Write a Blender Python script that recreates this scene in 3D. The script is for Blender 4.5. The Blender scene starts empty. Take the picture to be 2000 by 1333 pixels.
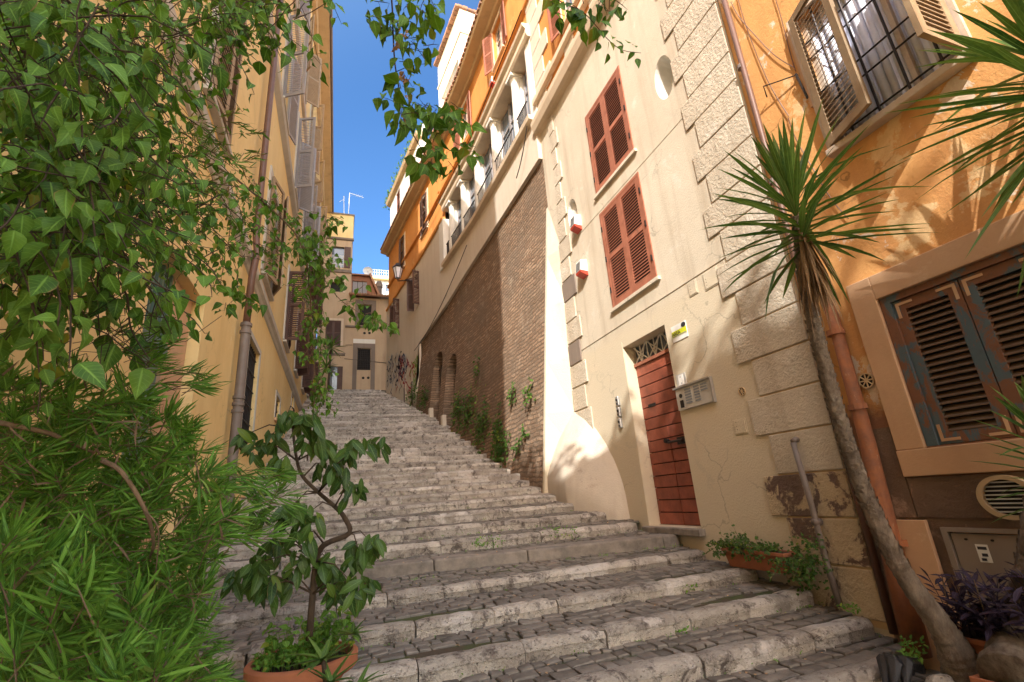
import bpy, bmesh, math, random
from mathutils import Vector, Matrix
from mathutils.geometry import tessellate_polygon
R_ = math.radians
scene = bpy.context.scene
# ------------------------------------------------------------------ camera (eye = world origin, street runs along +Y)
FOC = 937.82
YAW, PITCH, ROLL = .357945, .310996, -.077134
_cy, _sy, _cp, _sp = math.cos(YAW), math.sin(YAW), math.cos(PITCH), math.sin(PITCH)
FW = Vector((_sy*_cp, _cy*_cp, _sp)); _r0 = Vector((_cy, -_sy, 0)); _u0 = _r0.cross(FW)
RR = math.cos(ROLL)*_r0 + math.sin(ROLL)*_u0
UU = -math.sin(ROLL)*_r0 + math.cos(ROLL)*_u0
cam_d = bpy.data.cameras.new('camera'); cam = bpy.data.objects.new('camera', cam_d)
scene.collection.objects.link(cam)
cam.matrix_world = Matrix(((RR.x, UU.x, -FW.x, 0), (RR.y, UU.y, -FW.y, 0), (RR.z, UU.z, -FW.z, 0), (0, 0, 0, 1)))
cam_d.sensor_width = 36; cam_d.lens = FOC*36/2000; cam_d.clip_start = .05; cam_d.clip_end = 2000
scene.camera = cam
def ray(px, py): return FW + RR*((px-1000)/FOC) - UU*((py-666.5)/FOC)
def at(px, py, d): return ray(px, py)*d          # a point seen at that pixel, d metres ahead
def at_z(px, py, z):
    r = ray(px, py); return r*(z/r.z)
# ------------------------------------------------------------------ light
SUN = Vector((1, 1.85, -1.6)).normalized()
w = bpy.data.worlds.new('World'); scene.world = w; w.use_nodes = True
nt = w.node_tree; nt.nodes.clear()
sky = nt.nodes.new('ShaderNodeTexSky'); sky.sky_type = 'NISHITA'; sky.sun_disc = False
sky.sun_elevation = math.asin(-SUN.z); sky.sun_rotation = math.atan2(-SUN.x, -SUN.y)
sky.altitude = 20; sky.air_density = 1.0; sky.dust_density = .6; sky.ozone_density = 1.5
bg = nt.nodes.new('ShaderNodeBackground'); bg.inputs[1].default_value = .15
out = nt.nodes.new('ShaderNodeOutputWorld')
gm = nt.nodes.new('ShaderNodeGamma'); gm.inputs[1].default_value = 1.0
hs = nt.nodes.new('ShaderNodeHueSaturation'); hs.inputs['Saturation'].default_value = 1.15; hs.inputs['Value'].default_value = 1
nt.links.new(sky.outputs[0], gm.inputs[0]); nt.links.new(gm.outputs[0], hs.inputs['Color']); 
# warm gain added to the sky's sun side for fill light, dimmer opposite
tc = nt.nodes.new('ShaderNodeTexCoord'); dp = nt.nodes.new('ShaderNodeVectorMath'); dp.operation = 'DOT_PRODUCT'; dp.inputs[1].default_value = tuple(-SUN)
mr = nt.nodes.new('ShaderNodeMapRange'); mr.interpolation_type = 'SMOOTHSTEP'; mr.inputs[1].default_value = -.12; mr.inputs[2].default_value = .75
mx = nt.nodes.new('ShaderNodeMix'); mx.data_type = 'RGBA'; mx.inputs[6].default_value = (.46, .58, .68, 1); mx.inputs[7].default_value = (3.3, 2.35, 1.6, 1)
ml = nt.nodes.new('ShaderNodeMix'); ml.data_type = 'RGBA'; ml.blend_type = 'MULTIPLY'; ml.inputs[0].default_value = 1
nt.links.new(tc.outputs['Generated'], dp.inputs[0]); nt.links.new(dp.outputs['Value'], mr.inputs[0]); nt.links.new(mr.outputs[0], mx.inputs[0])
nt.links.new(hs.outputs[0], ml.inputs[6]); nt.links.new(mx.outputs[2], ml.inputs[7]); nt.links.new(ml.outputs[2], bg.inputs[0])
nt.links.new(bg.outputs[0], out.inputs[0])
sd = bpy.data.lights.new('sun', 'SUN'); sd.energy = 2.45; sd.angle = R_(.5); sd.color = (1, .97, .91)
so = bpy.data.objects.new('sun', sd); scene.collection.objects.link(so)
so.rotation_euler = SUN.to_track_quat('-Z', 'Y').to_euler()
vs = scene.view_settings; vs.view_transform = 'Standard'; vs.look = 'None'; vs.gamma = 1; vs.exposure = 1.68
scene.cycles.max_bounces = 8; scene.cycles.diffuse_bounces = 5; scene.cycles.transparent_max_bounces = 6
# ------------------------------------------------------------------ helpers
rnd = random.Random(7)
U = rnd.uniform
COL = scene.collection
class MB:
    def __init__(s): s.v = []; s.f = []; s.m = []; s.mi = 0
    def face(s, pts):
        n = len(s.v); s.v += [tuple(p) for p in pts]; s.f.append(tuple(range(n, n+len(pts)))); s.m.append(s.mi)
    def hexa(s, p):
        n = len(s.v); s.v += [tuple(q) for q in p]
        for f in ((0,3,2,1),(4,5,6,7),(0,1,5,4),(1,2,6,5),(2,3,7,6),(3,0,4,7)):
            s.f.append(tuple(n+i for i in f)); s.m.append(s.mi)
    def box(s, x0, x1, y0, y1, z0, z1):
        s.hexa([(x0,y0,z0),(x1,y0,z0),(x1,y1,z0),(x0,y1,z0),(x0,y0,z1),(x1,y0,z1),(x1,y1,z1),(x0,y1,z1)])
    def fbox(s, F, u0, u1, w0, w1, z0, z1):
        ks = [u0]+[k for k in F.knots if u0 < k < u1]+[u1]
        for a, b in zip(ks, ks[1:]):
            s.hexa([F.P(a,w0,z0),F.P(b,w0,z0),F.P(b,w1,z0),F.P(a,w1,z0),F.P(a,w0,z1),F.P(b,w0,z1),F.P(b,w1,z1),F.P(a,w1,z1)])
    def prof(s, F, u0, u1, pts, caps=True):           # profile in (w,z) swept along u
        ks = [u0]+[k for k in F.knots if u0 < k < u1]+[u1]
        for a, b in zip(ks, ks[1:]):
            for (p, q) in zip(pts, pts[1:]+pts[:1]):
                s.face([F.P(a,p[0],p[1]),F.P(b,p[0],p[1]),F.P(b,q[0],q[1]),F.P(a,q[0],q[1])])
        if caps:
            s.face([F.P(u0,*p) for p in pts]); s.face([F.P(u1,*p) for p in reversed(pts)])
    def tube(s, pts, rad, n=8, cap=True):
        pts = [Vector(p) for p in pts]
        if not hasattr(rad, '__len__'): rad = [rad]*len(pts)
        rings = []; up = Vector((.31, .17, .93))
        for i, p in enumerate(pts):
            t = (pts[min(i+1, len(pts)-1)]-pts[max(i-1, 0)]).normalized()
            a = t.cross(up)
            if a.length < .2: a = t.cross(Vector((1, 0, 0)))
            a.normalize(); b = t.cross(a); up = -a.cross(t) if False else up
            k = len(s.v)
            for j in range(n):
                an = 2*math.pi*j/n; s.v.append(tuple(p+(a*math.cos(an)+b*math.sin(an))*rad[i]))
            rings.append(k)
        for k, l in zip(rings, rings[1:]):
            for j in range(n):
                s.f.append((k+j, k+(j+1)%n, l+(j+1)%n, l+j)); s.m.append(s.mi)
        if cap:
            s.f.append(tuple(rings[0]+j for j in reversed(range(n)))); s.m.append(s.mi)
            s.f.append(tuple(rings[-1]+j for j in range(n))); s.m.append(s.mi)
    def lathe(s, c, prof, n=32, ax=None):             # prof = (r,z)
        rings = []
        for r, z in prof:
            k = len(s.v); rings.append(k)
            for j in range(n):
                an = 2*math.pi*j/n; s.v.append((c[0]+r*math.cos(an), c[1]+r*math.sin(an), c[2]+z))
        for k, l in zip(rings, rings[1:]):
            for j in range(n): s.f.append((k+j, k+(j+1)%n, l+(j+1)%n, l+j)); s.m.append(s.mi)
    def disc(s, F, u, z, ru, rz, w0, w1, n=28):        # elliptic plate in a wall frame
        a = [F.P(u+ru*math.cos(2*math.pi*i/n), w0, z+rz*math.sin(2*math.pi*i/n)) for i in range(n)]
        b = [F.P(u+ru*math.cos(2*math.pi*i/n), w1, z+rz*math.sin(2*math.pi*i/n)) for i in range(n)]
        s.face(b)
        for i in range(n): s.face([a[i], a[(i+1)%n], b[(i+1)%n], b[i]])
    def ring(s, F, u, z, r0, r1, k, w0, w1, n=32):     # ring r0..r1 with z scale k
        def c(r, i, ww): return F.P(u+r*math.cos(2*math.pi*i/n), ww, z+r*k*math.sin(2*math.pi*i/n))
        for i in range(n):
            s.face([c(r0,i,w1),c(r0,i+1,w1),c(r1,i+1,w1),c(r1,i,w1)]); s.face([c(r1,i,w0),c(r1,i+1,w0),c(r1,i+1,w1),c(r1,i,w1)])
            s.face([c(r0,i,w0),c(r0,i+1,w0),c(r0,i+1,w1),c(r0,i,w1)])
    def cut(s):
        if not hasattr(s, 'c'): s.c = []
        s.c.append((len(s.v), len(s.f)))
    def build_each(s, name, mats, parent=None, **k):
        cs = s.c+[(len(s.v), len(s.f))]
        for (v0, f0), (v1, f1) in zip(cs, cs[1:]):
            b = MB(); b.v = s.v[v0:v1]; b.f = [tuple(i-v0 for i in f) for f in s.f[f0:f1]]; b.m = s.m[f0:f1]; b.build(name, mats, parent, **k)
    def build(s, name, mats, parent=None, smooth=False, recalc=True, merge=0, bevel=0):
        me = bpy.data.meshes.new(name); me.from_pydata(s.v, [], s.f)
        if not isinstance(mats, (list, tuple)): mats = [mats]
        for m in mats: me.materials.append(m)
        me.polygons.foreach_set('material_index', s.m)
        if recalc or merge:
            bm = bmesh.new(); bm.from_mesh(me)
            if merge: bmesh.ops.remove_doubles(bm, verts=bm.verts, dist=merge)
            bmesh.ops.recalc_face_normals(bm, faces=bm.faces); bm.to_mesh(me); bm.free()
        if smooth:
            me.polygons.foreach_set('use_smooth', [True]*len(me.polygons))
            if smooth == 'auto': me.set_sharp_from_angle(angle=R_(40))
        if getattr(s, 'rt', None) and len(s.rt) == len(s.v):
            for nm_, i_ in (('rib', 0), ('along', 1)):
                a_ = me.attributes.new(nm_, 'FLOAT', 'POINT'); a_.data.foreach_set('value', [q[i_] for q in s.rt])
        me.update()
        o = bpy.data.objects.new(name, me); COL.objects.link(o)
        if parent is not None:
            o.parent = parent; o.matrix_parent_inverse = parent.matrix_world.inverted()
        if bevel:
            b = o.modifiers.new('bevel', 'BEVEL'); b.width = bevel; b.segments = 2; b.limit_method = 'ANGLE'
        return o
def tag(o, label, cat, group=None):
    o['label'] = label; o['category'] = cat
    if group: o['group'] = group
    return o
def thing(name, label, cat, loc=(0, 0, 0), group=None, kind=None):
    o = bpy.data.objects.new(name, None); o.location = loc; o.empty_display_size = .2
    COL.objects.link(o); o.matrix_world = Matrix.Translation(loc)
    if kind: o['kind'] = kind
    else: tag(o, label, cat, group)
    return o
def sub(name, parent):                                 # grouping part with no mesh
    o = bpy.data.objects.new(name, None); COL.objects.link(o); o.parent = parent
    o.matrix_parent_inverse = parent.matrix_world.inverted(); o.empty_display_size = .1
    return o
# wall frames: P(u,w,z): u along the wall, w out of the wall towards the street
class WR:                                              # right side of the street; u is world y
    knots = (8.7, 13.5, 20, 29.5)
    K = [(-8, 4.4), (8.7, 4.4), (13.5, 4.2), (20, 3.55), (29.5, 2.3), (40, .9)]
    def x(s, y):
        for (a, b), (c, d) in zip(s.K, s.K[1:]):
            if y <= c: return b+(d-b)*(y-a)/(c-a)
        return s.K[-1][1]
    def P(s, u, w, z): return Vector((s.x(u)-w, u, z))
class WL:                                              # left side
    knots = ()
    def P(s, u, w, z): return Vector((-1.5+w, u, z))
class WX:                                              # facade across the street, u is world x
    knots = ()
    def __init__(s, y): s.y = y
    def P(s, u, w, z): return Vector((u, s.y-w, z))
class SF:                                              # free straight frame: origin, direction (xy), normal (xy)
    knots = ()
    def __init__(s, o, d, n): s.o = Vector((o[0], o[1], 0)); s.d = Vector((d[0], d[1], 0)).normalized(); s.n = Vector((n[0], n[1], 0)).normalized()
    def P(s, u, w, z): return s.o+s.d*u+s.n*w+Vector((0, 0, z))
RW, LW = WR(), WL()
def panel(mb, F, outline, holes=(), w=0, depth=.3, wf=None, cuts=(), edge=0):
    """wall face with holes (polygons in u,z), reveals run back by depth"""
    polys = [[Vector((u, z, 0)) for u, z in outline]]+[[Vector((u, z, 0)) for u, z in h] for h in holes]
    flat = [p for q in polys for p in q]
    tris = tessellate_polygon(polys)
    bm = bmesh.new(); vs = [bm.verts.new(p) for p in flat]
    for t in tris:
        try: bm.faces.new([vs[i] for i in t])
        except ValueError: pass
    for k in F.knots:
        bmesh.ops.bisect_plane(bm, geom=bm.verts[:]+bm.edges[:]+bm.faces[:], plane_co=(k, 0, 0), plane_no=(1, 0, 0))
    for k in cuts:
        bmesh.ops.bisect_plane(bm, geom=bm.verts[:]+bm.edges[:]+bm.faces[:], plane_co=(0, k, 0), plane_no=(0, 1, 0))
    W = wf or (lambda z: w)
    for f in bm.faces: mb.face([F.P(v.co.x, W(v.co.y), v.co.y) for v in f.verts])
    bm.free()
    for h in list(holes)+([outline] if edge else []):
        d = edge if h is outline else depth
        for (a, b), (c, e) in zip(h, h[1:]+h[:1]):
            mb.face([F.P(a, W(b), b), F.P(c, W(e), e), F.P(c, W(e)-d, e), F.P(a, W(b)-d, b)])
def rect(u0, u1, z0, z1): return [(u0, z0), (u1, z0), (u1, z1), (u0, z1)]
def ell(u, z, ru, rz, n=28): return [(u+ru*math.cos(2*math.pi*i/n), z+rz*math.sin(2*math.pi*i/n)) for i in range(n)]
def archp(u0, u1, z0, z1, n=10):
    r = (u1-u0)/2; c = (u0+u1)/2
    return [(u0, z0), (u1, z0)]+[(c+r*math.cos(math.pi*i/n), z1-r+r*math.sin(math.pi*i/n)) for i in range(n+1)]
# ------------------------------------------------------------------ materials
class G:
    def __init__(s, name):
        s.m = bpy.data.materials.new(name); s.m.use_nodes = True; s.t = s.m.node_tree; s.n = s.t.nodes
        s.b = s.n['Principled BSDF']; s.g = s.n.new('ShaderNodeNewGeometry')
    def lk(s, a, b): s.t.links.new(a, b)
    def vec(s, sc=(1, 1, 1), rot=None):
        mp = s.n.new('ShaderNodeMapping'); mp.inputs['Scale'].default_value = sc
        if rot: mp.inputs['Rotation'].default_value = rot
        s.lk(s.g.outputs['Position'], mp.inputs[0]); return mp.outputs[0]
    def noise(s, scale, detail=6, rough=.6, v=None, dist=0):
        n = s.n.new('ShaderNodeTexNoise'); n.inputs['Scale'].default_value = scale; n.inputs['Detail'].default_value = detail
        n.inputs['Roughness'].default_value = rough; n.inputs['Distortion'].default_value = dist
        s.lk(v or s.g.outputs['Position'], n.inputs['Vector']); return n.outputs['Fac']
    def voro(s, scale, feat='F1', v=None, out='Distance'):
        n = s.n.new('ShaderNodeTexVoronoi'); n.inputs['Scale'].default_value = scale; n.feature = feat
        s.lk(v or s.g.outputs['Position'], n.inputs['Vector']); return n.outputs[out]
    def ramp(s, f, a, b, lo=0, hi=1):
        n = s.n.new('ShaderNodeMapRange'); n.inputs[1].default_value = a; n.inputs[2].default_value = b
        n.inputs[3].default_value = lo; n.inputs[4].default_value = hi; s.lk(f, n.inputs[0]); return n.outputs[0]
    def mul(s, a, b, op='MULTIPLY'):
        n = s.n.new('ShaderNodeMath'); n.operation = op
        for i, q in enumerate((a, b)):
            if isinstance(q, (int, float)): n.inputs[i].default_value = q
            else: s.lk(q, n.inputs[i])
        return n.outputs[0]
    def mix(s, f, a, b, mode='MIX'):
        n = s.n.new('ShaderNodeMix'); n.data_type = 'RGBA'; n.blend_type = mode
        for i, q in ((0, f), (6, a), (7, b)):
            if isinstance(q, (int, float)): n.inputs[i].default_value = q
            elif isinstance(q, tuple): n.inputs[i].default_value = (*q, 1) if len(q) == 3 else q
            else: s.lk(q, n.inputs[i])
        return n.outputs[2]
    def xyz(s, i):
        n = s.n.new('ShaderNodeSeparateXYZ'); s.lk(s.g.outputs['Position'], n.inputs[0]); return n.outputs[i]
    def island(s): return s.g.outputs['Random Per Island']
    def hsv(s, c, val=None, hue=None, sat=None):
        n = s.n.new('ShaderNodeHueSaturation'); s.lk(c, n.inputs['Color'])
        for k, q in (('Value', val), ('Hue', hue), ('Saturation', sat)):
            if q is not None:
                if isinstance(q, (int, float)): n.inputs[k].default_value = q
                else: s.lk(q, n.inputs[k])
        return n.outputs[0]
    def bump(s, h, strength=.3, dist=.02, prev=None):
        n = s.n.new('ShaderNodeBump'); n.inputs['Strength'].default_value = strength; n.inputs['Distance'].default_value = dist
        s.lk(h, n.inputs['Height'])
        if prev: s.lk(prev, n.inputs['Normal'])
        return n.outputs[0]
    def end(s, col, rough=.85, normal=None, metal=0, spec=.3, transl=0):
        if isinstance(col, tuple): s.b.inputs['Base Color'].default_value = (*col, 1)
        else: s.lk(col, s.b.inputs['Base Color'])
        if isinstance(rough, (int, float)): s.b.inputs['Roughness'].default_value = rough
        else: s.lk(rough, s.b.inputs['Roughness'])
        s.b.inputs['Metallic'].default_value = metal; s.b.inputs['Specular IOR Level'].default_value = spec
        if normal: s.lk(normal, s.b.inputs['Normal'])
        if transl:
            tr = s.n.new('ShaderNodeBsdfTranslucent'); mx = s.n.new('ShaderNodeMixShader'); mx.inputs[0].default_value = transl
            if isinstance(col, tuple): tr.inputs[0].default_value = (*col, 1)
            else: s.lk(s.hsv(col, val=1.5, sat=1.1), tr.inputs[0])
            s.lk(s.b.outputs[0], mx.inputs[1]); s.lk(tr.outputs[0], mx.inputs[2]); s.lk(mx.outputs[0], s.n['Material Output'].inputs[0])
        return s.m
def plaster(name, base, var, patch=None, pt=.62, streak=(.35, .25, .15), sk=.35, bump=.25, fine=40, patch2=None, pt2=.66, lowz=None, pw=.06, crack=0):
    g = G(name)
    c = g.mix(g.ramp(g.noise(.55, 8, .6), .35, .68), base, var)
    if patch: c = g.mix(g.mul(g.ramp(g.noise(1.7, 10, .68, dist=.3), pt, pt+pw), .9), c, patch)
    if patch2: c = g.mix(g.ramp(g.noise(2.6, 12, .7, g.vec((1, 1, .8)), .6), pt2, pt2+pw*.6), c, patch2)
    st = g.mul(g.ramp(g.noise(1, 6, .6, g.vec((3.2, 3.2, .28))), .5, .75), sk)
    c = g.mix(st, c, streak)
    c = g.mix(g.ramp(g.noise(9, 6, .7), .3, .75, 0, .16), c, tuple(q*.55 for q in base))
    if crack: c = g.mix(g.ramp(g.mul(g.xyz(2), g.mul(g.noise(2.2, 8, .7), 1.1), 'ADD'), .25, -.35, 0, .55), c, tuple(q*.5 for q in base))
    if lowz:
        z = g.mul(g.xyz(2), g.mul(g.noise(1.6, 8, .7), lowz[1], 'MULTIPLY'), 'ADD')
        c = g.mix(g.ramp(z, lowz[0], lowz[0]-.18), c, lowz[2])
    if crack:
        vm = g.n.new('ShaderNodeVectorMath'); vm.operation = 'MULTIPLY_ADD'; nn = g.n.new('ShaderNodeTexNoise'); nn.inputs['Scale'].default_value = 2.5; nn.inputs['Detail'].default_value = 8
        g.lk(g.g.outputs['Position'], nn.inputs['Vector']); g.lk(nn.outputs['Color'], vm.inputs[0]); vm.inputs[1].default_value = (.7, .7, .7); g.lk(g.g.outputs['Position'], vm.inputs[2])
        cr = g.mul(g.ramp(g.voro(.75, 'DISTANCE_TO_EDGE', vm.outputs[0]), .010, .002), g.ramp(g.noise(.8, 4), .50, .60))
        c = g.mix(g.mul(cr, crack), c, tuple(q*.25 for q in base))
        c = g.mix(g.ramp(g.noise(1.1, 10, .75, dist=.8), .60, .63, 0, .30), c, tuple(q*.72 for q in base))
    h = g.mul(g.noise(fine, 6, .65), g.mul(g.noise(5, 4), .8), 'ADD')
    return g.end(c, .88, g.bump(h, bump, .02), spec=.2)
def simple(name, base, var=None, rough=.6, metal=0, nscale=6, bump=.1, spec=.4, isl=.0, amt=.6, chip=None):
    g = G(name); var = var or tuple(q*.6 for q in base)
    c = g.mix(g.ramp(g.noise(nscale, 8, .65), .38, .7, 0, amt), base, var)
    if isl: c = g.hsv(c, val=g.ramp(g.island(), 0, 1, 1-isl, 1+isl))
    if chip: c = g.mix(g.ramp(g.noise(11, 12, .8, g.vec((1, 1, .5)), .4), .60, .63, 0, .8), c, chip)
    return g.end(c, rough, g.bump(g.noise(nscale*8, 4), bump, .01), metal, spec)
M = {}
M['cream'] = plaster('cream_plaster', (.64, .575, .46), (.56, .49, .38), (.68, .625, .53), .6, (.36, .28, .19), .62, .28, 40, None, .66, (2.6, .06, (.60, .52, .385)), crack=.4)
M['cream_rough'] = plaster('rough_quoin_render', (.61, .54, .43), (.50, .43, .33), (.66, .60, .50), .58, (.34, .26, .18), .5, 1.0, 24)
M['quoin_low'] = plaster('peeling_quoin_render', (.54, .43, .29), (.45, .35, .22), None, .6, (.3, .2, .13), .4, 1.0, 20, (.13, .085, .07), .50)
M['buttress'] = plaster('buttress_plaster', (.60, .53, .43), (.50, .43, .35), (.42, .34, .27), .62, (.3, .22, .16), .35, .3)
M['orange_near'] = plaster('weathered_orange_plaster', (.70, .375, .14), (.54, .25, .085), (.75, .52, .27), .545, (.36, .12, .05), .4, .3, 40, (.70, .58, .45), .59, (1.05, .9, (.26, .13, .075)), pw=.025, crack=.6)
M['yellow'] = plaster('yellow_ochre_plaster', (.84, .64, .31), (.78, .55, .24), (.84, .69, .40), .62, (.55, .36, .16), .25, .12, crack=.3)
M['orange'] = plaster('orange_plaster', (.74, .34, .10), (.64, .26, .07), (.75, .42, .15), .6, (.4, .14, .05), .3, .12)
M['pale'] = plaster('pale_cream_plaster', (.68, .60, .49), (.62, .53, .42), None, .6, (.42, .31, .2), .35, .12)
M['white'] = plaster('white_plaster', (.80, .78, .72), (.72, .69, .62), None, .6, (.5, .45, .38), .3, .1)
M['trim'] = plaster('cream_trim', (.72, .60, .45), (.62, .5, .36), None, .6, (.3, .22, .15), .4, .12)
M['trim_y'] = plaster('ochre_trim', (.62, .46, .27), (.52, .38, .22), None, .6, (.3, .2, .12), .4, .12)
M['grey_trim'] = plaster('grey_trim', (.58, .54, .47), (.5, .46, .4), None, .6, (.3, .26, .2), .4, .12)
M['far_beige'] = plaster('beige_plaster', (.56, .42, .28), (.48, .35, .23), None, .6, (.3, .2, .13), .4, .15)
M['far_grey'] = plaster('grey_stone_surround', (.25, .20, .165), (.2, .16, .13), None, .6, (.12, .09, .07), .4, .15)
M['mudwall'] = plaster('bare_rough_plaster', (.24, .165, .12), (.13, .085, .06), (.36, .25, .18), .54, (.1, .06, .04), .4, .9, 16, (.36, .2, .12), .66)
M['stone_warm'] = plaster('warm_stone_slab', (.62, .40, .245), (.54, .33, .19), (.66, .46, .3), .6, (.4, .22, .13), .3, .15)
M['panelgrey'] = plaster('painted_grey_panel', (.33, .27, .22), (.28, .23, .19), (.4, .33, .28), .62, (.2, .15, .12), .3, .1)
M['orange_low'] = plaster('rust_orange_plaster', (.48, .15, .04), (.36, .1, .03), (.6, .3, .15), .6, (.16, .07, .05), .6, .3, 30, (.2, .1, .07), .62)
def brick(name, c1, c2, mort, bw=.32, rh=.095, ms=.022, dark=.5):
    g = G(name)
    cx = g.n.new('ShaderNodeCombineXYZ'); g.lk(g.xyz(1), cx.inputs[0]); 
    zz = g.mul(g.xyz(2), g.mul(g.mul(g.noise(.9, 3), .22), g.mul(g.noise(3.5, 4), .07), 'ADD'), 'ADD'); g.lk(zz, cx.inputs[1])
    b = g.n.new('ShaderNodeTexBrick'); g.lk(cx.outputs[0], b.inputs['Vector'])
    b.inputs['Scale'].default_value = 1; b.inputs['Brick Width'].default_value = bw; b.inputs['Row Height'].default_value = rh
    b.inputs['Mortar Size'].default_value = ms; b.inputs['Mortar Smooth'].default_value = .3; b.inputs['Bias'].default_value = 0
    b.inputs['Color1'].default_value = (*c1, 1); b.inputs['Color2'].default_value = (*c2, 1); b.inputs['Mortar'].default_value = (*mort, 1)
    c = g.mix(g.ramp(g.noise(16, 8, .85), .38, .66, 0, .8), b.outputs[0], tuple(q*.45 for q in c1))
    c = g.mix(g.ramp(g.noise(.7, 8, .75), .44, .60, 0, .7), c, (.20, .15, .11))
    c = g.mix(g.ramp(g.noise(2.3, 8, .75), .55, .68, 0, .5), c, (.50, .40, .29))
    c = g.mix(g.ramp(g.noise(30, 4, .8), .58, .68, 0, .6), c, (.5, .36, .24))
    h = g.mul(g.mul(b.outputs['Fac'], -1.6), g.mul(g.noise(14, 6, .7), .9), 'ADD')
    return g.end(c, .95, g.bump(h, 1, .04), spec=.1)
M['brick'] = brick('roman_brick', (.54, .36, .235), (.235, .14, .088), (.17, .125, .09))
def kerbm():
    g = G('travertine_kerb')
    c = g.mix(g.ramp(g.noise(3, 10, .75), .38, .66), (.60, .545, .475), (.35, .305, .26))
    c = g.hsv(c, val=g.ramp(g.island(), 0, 1, .78, 1.22))
    c = g.mix(g.ramp(g.noise(7, 12, .8, dist=.4), .50, .60, 0, .9), c, (.105, .085, .075))
    isl = g.ramp(g.mul(g.island(), 7.31, 'MULTIPLY'), 0, 1)
    c = g.mix(g.mul(g.ramp(g.noise(1.3, 6, .7), .57, .61), .75), c, (.70, .65, .60))
    pit = g.ramp(g.voro(28, v=g.vec((1, 1, 1.6))), .0, .28)
    c = g.mix(g.ramp(pit, .6, 0, 0, .55), c, (.13, .1, .08))
    h = g.mul(pit, g.mul(g.noise(22, 8, .75), 1.6), 'ADD')
    return g.end(c, .85, g.bump(h, .9, .03), spec=.25)
M['kerb'] = kerbm()
def cobm():
    g = G('basalt_cobble')
    c = g.mix(g.ramp(g.noise(9, 8, .7), .35, .7), (.20, .175, .148), (.10, .088, .076))
    c = g.hsv(c, val=g.ramp(g.island(), 0, 1, .7, 1.45))
    c = g.mix(g.ramp(g.noise(2.2, 8, .7), .58, .68, 0, .6), c, (.26, .20, .15))
    return g.end(c, g.ramp(g.noise(6, 4), .3, .7, .5, .85), g.bump(g.noise(40, 8, .7), .5, .012), spec=.3)
M['cobble'] = cobm()
def joint():
    g = G('earth_and_moss_joint')
    c = g.mix(g.ramp(g.noise(3.5, 8, .7), .43, .56), (.085, .065, .045), (.07, .085, .03))
    return g.end(c, .95, g.bump(g.noise(60, 4), .6, .01))
M['joint'] = joint()
M['farstep'] = simple('far_tread_stone', (.34, .29, .235), (.17, .14, .115), .85, nscale=5, bump=.4)
M['landing'] = simple('dark_landing_kerb', (.29, .25, .21), (.10, .088, .078), .85, nscale=5, bump=.5, amt=.9)
M['ground'] = simple('ground_stone', (.2, .17, .14), (.12, .1, .08), .9, nscale=2, bump=.4)
M['shut_red'] = simple('red_brown_shutter_paint', (.36, .14, .085), (.24, .085, .05), .55, nscale=7, bump=.15, amt=.95, isl=.14, chip=(.20, .10, .07))
M['shut_dark'] = simple('dark_brown_shutter', (.10, .05, .035), (.06, .03, .025), .6, nscale=5)
M['shut_grey'] = simple('grey_shutter_paint', (.30, .28, .28), (.22, .2, .2), .55, nscale=5)
M['shut_tan'] = simple('tan_wood_shutter', (.36, .255, .15), (.22, .14, .08), .7, nscale=8, bump=.3)
M['shut_olive'] = simple('bare_wood_slats', (.30, .21, .12), (.19, .12, .07), .75, nscale=6, bump=.2)
M['door'] = simple('oxblood_painted_planks', (.31, .085, .048), (.17, .048, .03), .5, nscale=5, bump=.25, amt=.95, isl=.12, chip=(.13, .05, .035))
M['wood_white'] = simple('weathered_white_wood', (.6, .5, .4), (.42, .28, .18), .7, nscale=9, bump=.3)
def peel():
    g = G('peeling_blue_and_rust_paint')
    c = g.mix(g.ramp(g.noise(4, 12, .75, g.vec((1, 1, .6)), .6), .455, .50), (.085, .125, .145), (.20, .09, .05))
    c = g.mix(g.ramp(g.noise(14, 8, .8), .55, .7, 0, .6), c, (.07, .045, .035))
    return g.end(c, .6, g.bump(g.noise(9, 10, .8), .4, .01))
M['peel'] = peel()
M['slat_brown'] = simple('brown_louvre', (.15, .095, .06), (.1, .06, .04), .6, nscale=6)
M['iron'] = simple('dark_iron', (.035, .033, .035), (.06, .04, .03), .5, .6)
M['iron_brown'] = simple('brown_painted_pipe', (.16, .085, .06), (.1, .055, .04), .5, .1)
M['iron_grey'] = simple('grey_cast_pipe', (.20, .165, .145), (.13, .1, .085), .6, .2)
M['pipe_orange'] = simple('orange_painted_pipe', (.34, .125, .05), (.17, .08, .055), .7, nscale=7, bump=.4, amt=.95, chip=(.40, .27, .17))
M['steel'] = simple('brushed_steel', (.5, .5, .5), (.35, .35, .36), .35, .7)
M['alu'] = simple('aluminium_panel', (.62, .61, .58), (.45, .43, .4), .45, .3)
M['dark'] = simple('dark_interior', (.02, .018, .016), (.012, .011, .01), .8)
M['whitepaint'] = simple('white_paint', (.8, .79, .75), (.65, .63, .58), .5, nscale=4, amt=.4)
M['red'] = simple('red_plastic', (.5, .055, .03), (.35, .04, .02), .5)
M['terracotta'] = simple('terracotta', (.40, .145, .07), (.27, .10, .055), .8, nscale=7, bump=.2)
M['roof'] = simple('roof_tile', (.36, .19, .11), (.2, .12, .08), .9, nscale=8, bump=.4, isl=.3)
M['soil'] = simple('potting_soil', (.05, .035, .025), (.03, .02, .015), .95, nscale=30, bump=.8)
M['curtain'] = simple('lace_curtain', (.86, .88, .98), (.66, .68, .78), .9, nscale=7, bump=.1)
M['yellowsign'] = simple('lime_yellow_print', (.62, .66, .03), (.55, .6, .03), .5)
M['ink'] = simple('black_print', (.03, .03, .04), (.04, .04, .05), .5)
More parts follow.
